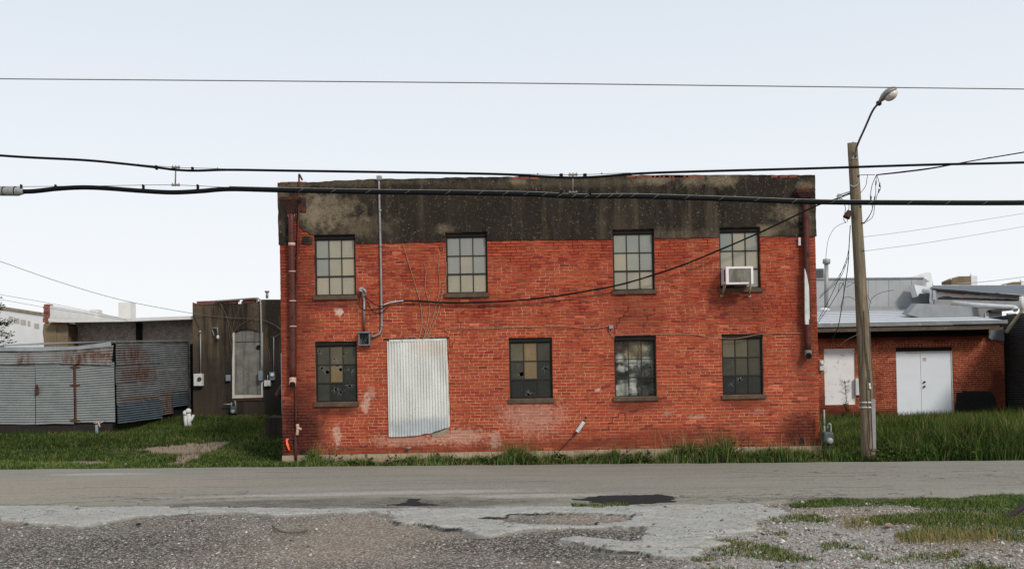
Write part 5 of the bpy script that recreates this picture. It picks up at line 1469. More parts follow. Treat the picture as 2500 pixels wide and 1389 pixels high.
MB().tube([W(889, 787, -.06), W(889, 725, -.06)], .026, 8).build('mast', 'galv_conduit', eb)
MB().tube(spline([W(889, 726, -.06), W(888, 718, -.06), W(884, 709, -.08), W(883, 706, -.12)], 4), [.03 + .0025 * i for i in range(13)], 10).tube(spline([W(884, 706, -.12), W(890, 708, -.12), W(893, 715, -.11)], 3), .03, 8).build('weatherhead', 'galv_conduit', eb)
weathered('black_cable', S(15, 16, 17), S(22, 23, 24), 12, rough=.75, bump=.1, spec=.12)
for pts in ([(882, 712), (877, 735), (877, 748), (888, 756), (908, 757), (935, 752)], [(890, 722), (905, 736), (915, 744), (930, 747)], [(891, 722), (902, 748), (912, 762), (930, 764), (948, 748)]):
    MB().tube(spline([W(u, v, -.10) for u, v in pts], 6), .009, 6).build('service_wire', 'black_cable', eb)

# ------------------------------------------------------------------ small things at the wall
gw = thing('guy_wire', W(1355, 1112, -.15), 'slanted guy wire with a white plastic sleeve leaning on the brick wall', 'guy wire')
MB().pipe(W(1352, 1114, -.25), W(1409, 1054, -.10), .008, n=6).build('wire', 'black_cable', gw)
for i in range(7):
    p0, p1 = W(1408, 1055, -.10), W(1425, 1030, -.06)
    MB().pipe(p0.lerp(p1, i / 7 + .01), p0.lerp(p1, (i + 1) / 7), .040, .046, n=12).build('sleeve_ring', 'white_pipe', gw)
MB().pipe(W(1425, 1030, -.06), W(1426, 1027, .0), .03, n=8).build('anchor', 'dark_metal', gw)
m = NT('orange_plastic'); MATS['orange_plastic'] = m.fin(S(244, 92, 38), .5, 0, .4)
tg = MB(); pts = spline([W(702, 1070, -.06), W(700, 1076, -.07), W(702, 1086, -.08), W(706, 1098, -.07)], 4)
for i, p in enumerate(pts):
    w_ = .022 + .006 * math.sin(i); tg.v += [tuple(p - Vector((w_, 0, 0))), tuple(p + Vector((w_, .015, 0)))]
for i in range(len(pts) - 1): tg.f.append((2 * i, 2 * i + 1, 2 * i + 3, 2 * i + 2)); tg.s.append(True)
one(tg, 'marker_ribbon', 'orange_plastic', 'bright orange ribbon tied to a pipe at the left corner of the wall', 'ribbon')
def lump(c, r, seed, flat=.6):
    rr = random.Random(seed); mb = MB().sphere((0, 0, 0), 1, 10, 7)
    vv_ = []
    for x, y, z in mb.v:
        k = 1 + .28 * float(vnoise(np.array([x * 2 + seed]), np.array([y * 2 + z * 3]), 1.3, seed)[0])
        vv_.append((c.x + x * r * k, c.y + y * r * k * .8, c.z + z * r * k * flat))
    mb.v = vv_; mb.s = [False] * len(mb.f)
    return mb
weathered('pale_stone', S(206, 204, 200), S(176, 172, 166), 12, bump=.4)
weathered('tan_stone', S(150, 132, 112), S(120, 104, 88), 8, bump=.5)
def onground(u, v):
    c = gnd(u, v)
    return G(u, v, float(tilt(c.x, c.y)) - .01) if c.y < 21.1 else c
for u, v, r, mt, lab in ((1785, 1124, .055, 'pale_stone', 'small white stone on the road edge below the weeds'), (1995, 1119, .16, 'tan_stone', 'tan stone heap at the right corner of the brick building'),
                         (703, 1132, .10, 'tan_stone', 'flat tan stone at the left corner of the brick building'), (305, 1136, .07, 'pale_stone', 'flat pale stone where the left lawn meets the road'),
                         (70, 1068, .09, 'tan_stone', 'tan stone lying in the grass before the shed'), (15, 1072, .06, 'tan_stone', 'rusty brown stone at the left edge, in front of the shed'), (738, 1132, .08, 'tan_stone', 'grey-tan stone by the foot of the rusty pipe')):
    one(lump(onground(u, v) + Vector((0, 0, r * .2)), r, int(u), .5), 'stone', mt, lab, 'stone')
one(lump(W(998, 1093, -.08) , .055, 5, .5), 'crumpled_can', 'light_conduit', 'crumpled piece of grey metal litter at the foot of the wall below the sheet door', 'litter')
gasmeter(lambda u, v, dy=0: P(u, v, 21.6 + dy), 2020, 1068, 'grey gas meter standing in the weeds at the right corner of the brick building', (2012, 1000))
t = thing('wall_meter', R_(2004, 892, -.1), 'white meter with a conduit on the low brick building beside the corner', 'meter box')
a, b = R_(1999, 905), R_(2009, 879)
MB().bevbox((a.x, YR - .12, a.z), (b.x, YR - .004, b.z), .02).build('case', 'white_box', t)
MB().sphere(((a.x + b.x) / 2, YR - .13, b.z - .11), (.07, .05, .07), 12, 8).build('dial', 'meter_glass', t)
MB().bevbox(R_(2090, 965, -.1), R_(2099, 923, -.004), .015).build('case', 'white_box', thing('tall_box', R_(2094, 965, -.05), 'tall pale box on the low brick building, half hidden by the pole', 'junction box'))

# ------------------------------------------------------------------ utility pole with street lamp
YP = 21.3
U_ = Q(YP)
m = NT('pole_wood')
g1 = m.noise(3.2, 6, .7, stretch=(6, 6, .35)); g2 = m.noise(14, 4, .7, stretch=(4, 4, .2))
col = m.mix(m.rng(g1, .35, .65), S(138, 125, 106, 1.0), S(98, 87, 72, 1.0))
col = m.mix(m.rng(g2, .55, .72), col, S(52, 44, 36))
col = m.mix(m.rng(m.noise(1.4, 4, .6), .5, .7, 0, .5), col, S(98, 90, 70, 1.1))
m.bump(m.math('ADD', g1, g2), .7, .02)
MATS['pole_wood'] = m.fin(col, .9, 0, .2)
pb = U_(2121, 1105); pb.z = float(gz(pb.x, pb.y))
pole = thing('utility_pole', pb, 'weathered wooden utility pole with a street lamp arm on top', 'utility pole')
centre = [(2121, 1120), (2119, 1060), (2115, 960), (2110, 880), (2104, 760), (2098, 640), (2092, 540), (2087, 450), (2081, 353)]
cp = [U_(u, v) for u, v in centre]
rad = np.interp(range(len(cp)), [0, len(cp) - 1], [.152, .105])
sp = spline(cp, 5); rs = list(np.interp(np.linspace(0, 1, len(sp)), [0, 1], [.155, .105]))
pm = MB().tube(sp, rs, 20)
pv = []
for i, (x, y, z) in enumerate(pm.v):
    k_ = 1 + .03 * float(vnoise(np.array([(i % 20) * 1.3]), np.array([z * .6]), 1.0, 4)[0])
    c_ = sp[min(i // 20, len(sp) - 1)]
    pv.append((c_.x + (x - c_.x) * k_, c_.y + (y - c_.y) * k_, z + (.05 * (((i % 20) * 7) % 5) / 5 if i // 20 == len(sp) - 1 else 0)))
pm.v = pv
pm.build('pole', 'pole_wood', pole)
def front(u, v, d=.13): return P(u, v, YP - d)
MB().slab([front(2127, 974, .16), front(2137, 974, .12), front(2139, 1095, .12), front(2132, 1096, .17)], (0, .08, 0)).build('cable_guard', 'galv_conduit', pole)
for v in (982, 994):
    c_ = U_(2117, v); MB().pipe(c_ - Vector((0, 0, .016)), c_ + Vector((0, 0, .016)), .158, n=20).build('steel_band', 'white_pipe', pole)
MB().pipe(front(2123, 935, .15), front(2123, 948, .15), .02, n=8).sphere(front(2124, 947, .155), .03, 10, 6).build('tag_plate', 'white_pipe', pole)
MB().slab([front(2088, 372, .12), front(2095, 388, .12), front(2080, 388, .12)], (0, .03, 0)).build('arm_bracket', 'light_conduit', pole)
weathered('weathered_steel', S(112, 104, 104), S(90, 80, 80), 9, rough=.55, metal=.3)
la0, la1 = P(2089, 384, YP - .13), P(2145, 252, YP - 1.35)
arm = MB().tube(spline([la0, P(2092, 358, YP - .22), P(2112, 312, YP - .7), P(2130, 272, YP - 1.1), la1], 6), .022, 10).build('lamp_arm', 'weathered_steel', pole)
m = NT('lamp_lens'); lc = m.mix(m.rng(m.noise(14, 4, .6), .35, .65), S(206, 198, 190, 1.2), S(160, 150, 142, 1.2)); MATS['lamp_lens'] = m.fin(lc, .2, 0, .6)
weathered('lamp_shell', S(150, 152, 148), S(110, 110, 108), 7, rough=.5, metal=.2)
h1 = P(2186, 216, YP - 1.75)
ax = (h1 - la1).normalized()
up = Vector((-.35, -.15, 1)); sd_ = ax.cross(up).normalized(); up = sd_.cross(ax).normalized()
RM = Matrix((ax, sd_, up)).transposed()
L_ = (h1 - la1).length
hd = MB(); prof = [(0, .035, .035), (.10, .05, .045), (.22, .085, .07), (.40, .125, .10), (.62, .15, .11), (.82, .135, .095), (.95, .085, .06), (1, .03, .02)]
o = len(hd.v); ns = 14
for t_, w_, h_ in prof:
    for k in range(ns):
        an = 2 * math.pi * k / ns
        zz_ = math.sin(an); hd.v.append(tuple(la1 + RM @ Vector((t_ * L_, math.cos(an) * w_, (zz_ * h_ if zz_ > 0 else zz_ * h_ * .45)))))
for i in range(len(prof) - 1):
    for k in range(ns): hd.f.append((o + i * ns + k, o + i * ns + (k + 1) % ns, o + (i + 1) * ns + (k + 1) % ns, o + (i + 1) * ns + k)); hd.s.append(True)
hd.f.append(tuple(range(o, o + ns))); hd.s.append(False); hd.f.append(tuple(range(o + (len(prof) - 1) * ns, o + len(prof) * ns))); hd.s.append(False)
head = hd.build('lamp_head', 'lamp_shell', pole)
MB().sphere(la1 + RM @ Vector((L_ * .66, 0, -.05)), (L_ * .30, .13, .10), 16, 10, RM).build('lens', 'lamp_lens', head)
MB().bevbox(la1 - Vector((.04, .05, .05)), la1 + Vector((.05, .05, .04)), .015).build('clamp', 'dark_metal', head)
MB().tube(spline([U_(2074, 515, -.1), U_(2070, 524, -.1), U_(2066, 532, -.1)], 3), [.05, .055, .06, .07, .075, .08, .08], 10).build('connector_box', 'rusty_hopper', pole)
for pts in ([(2076, 452), (2083, 456), (2092, 452), (2099, 440)], ):
    MB().tube(spline([front(u, v, .14) for u, v in pts], 5), .014, 6).build('staple_wire', 'light_conduit', pole)
for v, u in ((430, 2093), (504, 2098), (612, 2104), (545, 2105)):
    MB().pipe(P(u - 3, v, YP - .09), P(u + 6, v, YP - .12), .015, n=6).build('bolt', 'dark_metal', pole)
# loops of wire at the pole
for pts, r_ in (([(2096, 428), (2118, 427), (2136, 427)], .007), ([(2118, 428), (2116, 440), (2113, 455), (2098, 475)], .006),
           ([(2140, 427), (2130, 450), (2126, 470), (2125, 490), (2130, 510), (2118, 535), (2106, 545)], .007), ([(2140, 427), (2138, 455), (2138, 470), (2135, 490), (2126, 520), (2110, 544)], .006),
           ([(2141, 427), (2146, 445), (2150, 460), (2142, 475), (2136, 500), (2130, 530), (2108, 546)], .006),
           ([(2046, 484), (2058, 492), (2064, 510), (2060, 535), (2066, 545)], .007), ([(2050, 482), (2072, 500), (2068, 530), (2070, 542)], .006), ([(2066, 542), (2040, 555), (2024, 580), (2018, 610), (2016, 634)], .005),
           ([(2076, 550), (2073, 600), (2071, 640), (2066, 680), (2058, 730), (2048, 790), (2040, 812), (2030, 830)], .009), ([(2074, 600), (2064, 640), (2030, 720), (1998, 780)], .006),
           ([(2072, 625), (2050, 680), (2000, 728)], .006), ([(2068, 640), (2040, 685), (2002, 722)], .005), ([(2060, 690), (2030, 740), (1995, 790)], .006)):
    MB().tube(spline([P(u, v, YP - .05) for u, v in pts], 6), r_, 6).build('loop_wire', 'black_cable', pole)
for u, v in ((2139, 447), (2148, 452), (2146, 466), (2127, 484), (2136, 484)): MB().pipe(P(u, v - 5, YP - .055), P(u - 1, v + 5, YP - .055), .013, n=6).build('splice', 'black_cable', pole)
# climbing stems on the pole
vn = thing('climbing_vine', pb + Vector((-.1, -.2, 0)), 'bare twisted vine stems climbing the wooden utility pole', 'vine')
rv_ = random.Random(5)
for s in range(5):
    pts = []
    ph = rv_.uniform(-2.5, -.6)
    for i, (u, v) in enumerate(centre[:7]):
        ph += rv_.uniform(-.7, .7); ph = max(-2.8, min(-.3, ph))
        c_ = U_(u, v); r__ = .165 - .006 * i
        pts.append(c_ + Vector((math.cos(ph) * r__, math.sin(ph) * r__, 0)))
    pts = pts[:rv_.randrange(4, 8)]
    MB().tube(spline(pts, 6), .009, 5).build('stem', 'grey_stem', vn)
for pts in ([(2096, 740), (2078, 726), (2060, 728), (2052, 750)], [(2086, 690), (2066, 700), (2052, 690), (2046, 712)], [(2120, 760), (2128, 730), (2150, 715), (2182, 708)], [(2118, 720), (2124, 735), (2127, 740)],
            [(2098, 815), (2070, 828), (2050, 845)], [(2104, 886), (2098, 892), (2097, 905)], [(2100, 870), (2092, 860), (2080, 855)], [(2095, 700), (2084, 690), (2070, 688)]):
    MB().tube(spline([P(u, v, YP - .12) for u, v in pts], 6), .006, 5).build('tendril', 'grey_stem', vn)

# ------------------------------------------------------------------ overhead cables along the street
YC = 12.0
Ca = Q(YC)
weathered('thick_cable', S(12, 14, 16), S(18, 21, 23), 14, rough=.7, bump=.15, bscale=30, spec=.12)
weathered('messenger', S(150, 146, 140), S(120, 116, 110), 20, rough=.5, metal=.3)
weathered('old_clamp', S(130, 122, 104), S(104, 96, 82), 12, rough=.6)
weathered('splice_grey', S(150, 152, 150), S(110, 112, 112), 7, S(70, 72, 72), .62, 10, rough=.6)
lower = [(-300, 470), (-60, 468), (60, 468), (95, 466), (140, 461), (200, 458), (260, 460), (340, 466), (420, 470), (490, 467), (560, 462), (690, 465), (900, 469), (1150, 472), (1300, 475), (1400, 480), (1480, 480), (1560, 480), (1760, 486), (2000, 494), (2250, 496), (2500, 496), (2800, 492)]
upper = [(-300, 352), (0, 380), (200, 391), (300, 400), (380, 409), (430, 415), (480, 417), (560, 415), (700, 417), (900, 420), (1200, 425), (1320, 431), (1400, 434), (1470, 431), (1560, 424), (1700, 419), (2000, 411), (2250, 403), (2500, 397), (2800, 386)]
lc_ = thing('overhead_cable', Ca(1250, 474), 'thickest black cable, the lower of the two crossing in front of the building', 'cable')
MB().tube(spline([Ca(u, v) for u, v in lower], 8), .029, 10).build('cable', 'thick_cable', lc_)
MB().tube(spline([Ca(u, v - 6.5) for u, v in lower[10:]], 6), .0045, 5).build('messenger_wire', 'messenger', lc_)
MB().tube(spline([Ca(u, v) for u, v in [(-300, 462), (0, 456), (60, 456), (140, 455), (200, 455), (300, 453), (427, 452), (540, 457), (600, 460)]], 6), .004, 5).build('messenger_wire', 'messenger', lc_)
sg = MB()
sl = spline([Ca(u, v) for u, v in lower], 8)
for i, p in enumerate(sl[90:-4]):       # lashing wire wound round the cable
    if i % 3 == 0: sg.tube([p + Vector((-.035, -.031, -.02)), p + Vector((0, -.0315, .0)), p + Vector((.035, -.031, .022))], .0022, 4)
sg.build('lashing_wire', 'messenger', lc_)
for u in (52, 136, 350, 483): MB().bevbox(Ca(u - 4, 465 if u > 100 else 468, -.03), Ca(u + 4, 452, .03), .008).build('hanger', 'thick_cable', lc_)
for u in (1370, 1440): MB().bevbox(Ca(u - 3, 474, -.032), Ca(u + 3, 467, .03), .006).build('hanger', 'thick_cable', lc_)
MB().tube([Ca(-80, 467), Ca(45, 468), Ca(58, 468)], [.054, .054, .032], 14).build('splice_sleeve', 'splice_grey', lc_)
for u in (10, 38): MB().pipe(Ca(u - 1, 467), Ca(u + 1, 467), .058, n=14).build('sleeve_band', 'thick_cable', lc_)
uc = thing('overhead_cable', Ca(1250, 428), 'thinner black cable, the upper of the two crossing in front of the building', 'cable')
MB().tube(spline([Ca(u, v) for u, v in upper], 8), .0155, 10).build('cable', 'thick_cable', uc)
MB().tube(spline([Ca(u, v) for u, v in [(240, 394), (340, 402), (430, 409), (530, 412), (600, 414)]], 6), .004, 5).build('messenger_wire', 'messenger', uc)
MB().tube(spline([Ca(u, v) for u, v in [(1240, 424), (1310, 426), (1400, 427), (1470, 425), (1540, 422)]], 6), .004, 5).build('messenger_wire', 'messenger', uc)
for u, v in ((382, 409), (470, 413), (1370, 429), (1428, 429)): MB().bevbox(Ca(u - 4, v + 5, -.02), Ca(u + 4, v - 4, .02), .006).build('hanger', 'thick_cable', uc)
for u, v in ((338, 402), (531, 411), (1313, 425), (1469, 424)): MB().bevbox(Ca(u - 1.5, v + 1.5, -.01), Ca(u + 1.5, v - 1.5, .01), .003).build('clip', 'old_clamp', uc)
for u, v0, v1, lab in ((429, 409, 452, 'cable spacer with two small clamps over the left cables'), (1399, 427, 470, 'cable spacer with clamps in front of the dark cement band')):
    t = thing('cable_spacer', Ca(u, v1), lab, 'cable spacer')
    MB().pipe(Ca(u, v0), Ca(u - 1, v1), .009, n=8).build('rod', 'old_clamp', t)
    for v in (v0, v1):
        MB().bevbox(Ca(u - 11, v + 1.6, -.016), Ca(u + 11, v - 1.6, .016), .005).build('clamp', 'old_clamp', t)
        for du in (-8, 0, 8): MB().pipe(Ca(u + du, v - 5), Ca(u + du, v + 3), .007, n=6).build('bolt', 'old_clamp', t)
weathered('grey_wire', S(128, 124, 130), S(110, 106, 112), 20, rough=.6)
one(MB().tube(spline([Ca(-300, 190), Ca(0, 193), Ca(500, 197), Ca(1250, 203.5), Ca(1800, 210), Ca(2500, 218), Ca(2800, 221)], 8), .0068, 6), 'overhead_wire', 'grey_wire', 'topmost thin grey wire crossing the whole sky', 'wire')
# service drop from the pole to the brick building
sv = [(2078, 472, YP), (2060, 478, YP), (2042, 486, YP + .02), (1992, 503, YP + .06), (1850, 570, YP + .16), (1700, 634, YP + .24), (1600, 670, YP + .3), (1500, 698, YP + .33), (1400, 716, YP + .36), (1300, 730, YP + .38), (1200, 737, YP + .4), (1100, 739, YP + .42), (1010, 735, YP + .43), (960, 737, YP + .44), (934, 745, YP + .45)]
sp = spline([P(*q) for q in sv], 8)
sc_ = thing('service_cable', sp[0], 'black twisted service cable sagging from the pole to the left of the brick wall', 'cable')
MB().tube(sp, .018, 8).build('cable', 'black_cable', sc_)
tw = MB(); 
tw.tube([p + Vector((0, -.012 * math.cos(i * .55), .014 * math.sin(i * .55))) for i, p in enumerate(sp)], .010, 6).build('twisted_strand', 'black_cable', sc_)
MB().tube(spline([P(2076, 468, YP), P(2056, 474, YP - .02), P(2042, 480, YP - .02)], 3), .012, 6).bevbox(P(2046, 484, YP - .03), P(2054, 474, YP + .02), .01).build('dead_end_clamp', 'light_conduit', sc_)
MB().tube(spline([P(934, 745, YP + .43), P(955, 738, YP + .42), P(985, 734, YP + .42)], 4), .012, 6).build('end_grip', 'white_pipe', sc_)
t = thing('service_cable', P(2140, 427, YP), 'black cable rising from the pole to the upper right', 'cable')
MB().tube(spline([P(2140, 427, YP), P(2200, 420, YP - .4), P(2285, 409, YP - .9), P(2380, 392, YP - 1.6), P(2500, 372, YP - 2.6), P(2640, 348, YP - 4)], 8), .012, 8).build('cable', 'black_cable', t)
MB().tube(spline([P(2140, 428, YP), P(2200, 422, YP - .4), P(2270, 413, YP - .9), P(2340, 400, YP - 1.3), P(2420, 384, YP - 1.9)], 8), .006, 6).build('strand', 'black_cable', t)
weathered('faint_wire', S(176, 176, 180), S(160, 160, 164), 20, rough=.6)
for pts, lab in (([(2106, 579, 21.3), (2250, 560, 22), (2500, 521, 24), (2640, 498, 25)], 'upper of the faint thin wires leading right from the pole'),
                 ([(2110, 613, 21.3), (2280, 590, 22), (2500, 553, 24), (2640, 528, 25)], 'lower of the faint thin wires leading right from the pole')):
    one(MB().tube(spline([P(*q) for q in pts], 8), .006, 5), 'thin_wire', 'faint_wire', lab, 'wire')
one(MB().tube(spline([P(2335, 693, 43), P(2420, 686, 43), P(2560, 668, 43)], 6), .014, 5), 'thin_wire', 'faint_wire', 'faint wire over the tan rooftop unit at the right', 'wire')
for pts, lab in (([(-60, 618, 30), (0, 638, 31), (150, 690, 32), (300, 733, 33.5), (470, 765, 34.8), (560, 775, 34.9), (640, 781, 34.9), (680, 800, 34.9), (686, 812, 34.9), (668, 824, 34.9)], 'dark wire sloping down to the rendered building on the left'),
                 ([(-60, 708, 31), (0, 719, 32), (120, 740, 33), (230, 762, 34), (310, 780, 34.9)], 'upper of two thin wires crossing the white roof edge at the left'),
                 ([(-60, 722, 31), (0, 731, 32), (120, 752, 33), (230, 769, 34), (312, 783, 34.9)], 'lower of two thin wires crossing the white roof edge at the left')):
    one(MB().tube(spline([P(*q) for q in pts], 8), .009 if 'dark' in lab else .007, 5), 'thin_wire', 'grey_wire' if 'dark' not in lab else 'weathered_steel', lab, 'wire')
# leaning brown bar in the grass at the right edge
c0 = onground(2466, 1259)
pdir = P(2540, 1206, c0.y) - P(2466, 1259, c0.y)
rustmat('brown_bar', (56, 46, 44), (44, 38, 36), amount=.66, metal=0, rough=.8)
one(MB().tube([c0 - pdir * .3, c0, c0 + pdir * .5, c0 + pdir * 2.2], [.018, .026, .045, .05], 10), 'leaning_bar', 'brown_bar', 'dark brown bar rising from the grass at the right edge', 'bar')
# twig and scraps on the gravel
tz = lambda u, v: G(u, v, -.03)
one(MB().tube(spline([tz(665, 1283), tz(680, 1294), tz(700, 1299), (tz(735, 1298)), tz(750, 1293)], 4), .012, 5), 'fallen_twig', 'grey_stem', 'thin curved brown twig lying on the gravel', 'twig')
one(lump(tz(338, 1279), .04, 12, .35), 'asphalt_lump', 'tar', 'small dark lump of asphalt on the gravel at the left', 'lump')
one(lump(tz(2170, 1282), .05, 31, .5), 'stone', 'tan_stone', 'largest loose stone on the gravel at the left end of the lawn', 'stone')

# ------------------------------------------------------------------ grass, weeds, tree, gravel
m = NT('grass_blade')
t = m.attr('tint')
dif = m.node('ShaderNodeBsdfDiffuse', {0: t}).outputs[0]
trn = m.node('ShaderNodeBsdfTranslucent', {0: m.mix(1.0, t, (1.1, 1.15, .75), 'MULTIPLY')}).outputs[0]
mx_ = m.node('ShaderNodeMixShader', {0: .28, 1: dif, 2: trn})
m.t.links.new(mx_.outputs[0], m.out.inputs[0])
MATS['grass_blade'] = m.m
GREEN = np.array([[lin(c) for c in q] for q in ((52, 75, 42), (66, 90, 48), (88, 110, 57), (38, 58, 36), (58, 82, 44), (118, 130, 74))])
DRYC = np.array([[lin(c) for c in q] for q in ((132, 120, 84), (150, 136, 100), (112, 100, 66))])
def blades(name, xy, h, w, label, dry=.05, lean=.35, k=1.0, cols=GREEN, zfun=gz, dark=None):
    n = len(xy); r = RNG
    x, y = xy[:, 0], xy[:, 1]
    z = zfun(x, y) - .01
    an = r.uniform(0, 2 * np.pi, n); ln = np.abs(r.normal(0, lean, n)) + .05
    dx, dy = np.cos(an), np.sin(an)
    fa = r.uniform(-.9, .9, n); wx, wy = np.cos(fa), np.sin(fa)          # blades turned mostly broadside
    b = np.stack([x, y, z], -1)
    wv = np.stack([wx, wy, np.zeros(n)], -1) * (w * r.uniform(.6, 1.3, n))[:, None] * .5
    dv = np.stack([dx, dy, np.zeros(n)], -1)
    up = np.array([0, 0, 1.0])
    mid = b + up * (h * .58)[:, None] + dv * (h * ln * .3)[:, None]
    tip = b + up * (h * (1 - .18 * np.minimum(ln, 1.5)))[:, None] + dv * (h * ln)[:, None]
    V = np.stack([b - wv, b + wv, mid - wv * .75, mid + wv * .75, tip], 1).reshape(-1, 3)
    o = np.arange(n)[:, None] * 5
    T = np.concatenate([o + np.array([[0, 1, 3]]), o + np.array([[0, 3, 2]]), o + np.array([[2, 3, 4]])])
    c = cols[r.integers(0, len(cols), n)] * r.uniform(.7, 1.25, n)[:, None] * k
    dm = r.random(n) < (dry if np.isscalar(dry) else dry)
    c[dm] = DRYC[r.integers(0, 3, dm.sum())]
    C = np.repeat(c, 5, 0)
    C[4::5] *= np.array([1.35, 1.2, 1.0])         # tips bleach a little yellow
    ob = fastmesh(name, V, T, 'grass_blade', C)
    return tag(ob, label, 'grass', kind='stuff')

# left lawn
PATHS = [[(325, 1098), (430, 1086), (565, 1077), (548, 1090), (505, 1110), (470, 1126), (452, 1139), (412, 1140), (430, 1122), (440, 1112), (380, 1106)], [(150, 1134), (190, 1124), (262, 1126), (255, 1136), (200, 1138)]]
N = 210000
x = RNG.uniform(-22, -4.6, N); y = 21.02 + 14 * RNG.random(N) ** 1.35
z = gz(x, y); u, v = proj(x, y, z)
ok = (u > -60) & (u < 720) & ~((x < xs_ - .3) & (y > 28.95)) & ~((x > xL - .1) & (y > YW - .2)) & (y < 34.9)
ok &= ~((x > xL) & (y < 21.1))
pd = np.zeros(N, bool)
for p_ in PATHS: pd |= inpoly(u + 8 * vnoise(x, y, 3, 8), v + 2.5 * vnoise(x, y, 4, 9), p_)
ok &= ~(pd & (RNG.random(N) > .04))
ok &= (vnoise(x, y, 1.1, 17) > -.75) | (RNG.random(N) < .4)
x, y = x[ok], y[ok]
hh = (.065 + .07 * sst(24, 28, y) + .05 * np.clip(vnoise(x, y, .9, 19), 0, 1)) * RNG.uniform(.55, 1.4, len(x))
hh += .14 * sst(27.6, 28.9, y) * RNG.random(len(x)) * (x < xs_) * np.clip(vnoise(x, y, 1.2, 28) + .2, 0, 1)
hh += .07 * (np.clip(vnoise(x, y, 2.2, 27), .45, 1) - .45) * 2
pt = vnoise(x, y, .55, 29) + .6 * vnoise(x, y, 2.1, 30)
blades('lawn_grass', np.stack([x, y], -1), hh, .013, 'patchy green grass on the lot left of the brick building', dry=np.clip(.05 + .22 * np.clip(pt - .2, 0, 1) + .05 * (y < 21.6), 0, .5), lean=.55, k=(.84 + .30 * pt + .30 * (1 - sst(21.3, 22.6, y)))[:, None])
# weeds along the brick wall
clump = [(1250, 50, .42), (1275, 30, .34), (1340, 30, .24), (1510, 50, .30), (1560, 26, .26), (1650, 45, .46), (1690, 36, .40), (1740, 60, .50), (1770, 30, .52), (1830, 60, .30), (1900, 70, .36), (1960, 40, .30), (765, 34, .34), (1000, 60, .20), (1060, 60, .24), (1180, 50, .20), (880, 60, .16), (1420, 50, .2), (1450, 50, .22)]
N = 60000
x = RNG.uniform(xL - .05, xR + .05, N); y = RNG.uniform(YE - .02, YW - .06, N)
u, v = proj(x, y, gz(x, y))
hmax = .10 + .05 * vnoise(x, y, 2.3, 41)
for cu, cw, ch_ in clump: hmax = np.maximum(hmax, ch_ * np.exp(-((u - cu) / cw) ** 2) * (.75 + .35 * vnoise(x, y, 5, 43)))
dens = np.clip(.30 + 1.6 * (hmax - .1) + .35 * vnoise(x, y, 1.7, 44), .06, 1) * (.35 + .65 * sst(YE - .02, YE + .3, y)) * np.where(x < W(760, 1120).x, .25, 1)
ok = RNG.random(N) < dens * .75
x, y, hm = x[ok], y[ok], hmax[ok]
blades('wall_weeds', np.stack([x, y], -1), np.clip(hm, .04, 1) * RNG.uniform(.45, 1.25, len(x)), .013, 'ragged green weeds growing along the foot of the brick wall', dry=.16, lean=.42, k=(1.15 + .45 * vnoise(x, y, 1.8, 57))[:, None])
N = 900      # tall seeding stalks among the weeds
cu = np.array([c[0] for c in clump]); ch_ = np.array([c[2] for c in clump])
pick = RNG.integers(0, len(clump), N)
pu = cu[pick] + RNG.normal(0, 28, N)
x = (pu - 1250) / 110; y = RNG.uniform(YE + .2, YW - .1, N)
ok = (x > xL + .6) & (x < xR)
blades('seeding_grass', np.stack([x, y], -1)[ok], (ch_[pick] * 1.5 * RNG.uniform(.7, 1.3, N))[ok], .009, 'thin straw-coloured seeding stalks among the weeds by the wall', dry=.65, lean=.3)
# leafy weeds: broad leaves in rosettes
def leafy(name, centres, label, cols=GREEN, k=1.0):
    V, T, C = [], [], []
    n0 = 0
    for (x, y, hgt, nl) in centres:
        z = float(gz(x, y))
        for i in range(nl):
            a = random.uniform(0, 6.283); t0 = random.uniform(.05, 1) * hgt
            L = random.uniform(.05, .12); w = L * .24
            rad = random.uniform(.0, .07) * (1.3 - t0 / max(hgt, .01))
            p = np.array([x + math.cos(a) * rad, y + math.sin(a) * rad, z + t0])
            d = np.array([math.cos(a), math.sin(a), random.uniform(-.3, .8)]); d /= np.linalg.norm(d)
            s = np.cross(d, [0, 0, 1]); s /= np.linalg.norm(s) + 1e-9
            V += [p, p + d * L * .5 + s * w, p + d * L, p + d * L * .5 - s * w]
            T += [(n0, n0 + 1, n0 + 2), (n0, n0 + 2, n0 + 3)]; n0 += 4
            C += [cols[random.randrange(len(cols))] * random.uniform(.6, 1.3) * k] * 4
    o = fastmesh(name, np.array(V), np.array(T), 'grass_blade', np.array(C))
    return tag(o, label, 'weeds', kind='stuff')
cs = []
for cu_, cw_, ch__ in clump:
    for i in range(9):
        xx = (cu_ + random.gauss(0, cw_ * .6) - 1250) / 110
        if xL + .3 < xx < xR: cs.append((xx, random.uniform(YE + .15, YW - .12), ch__ * random.uniform(.4, .95), 26))
leafy('leafy_weeds', cs, 'broad-leaved green weeds among the grass at the foot of the brick wall')
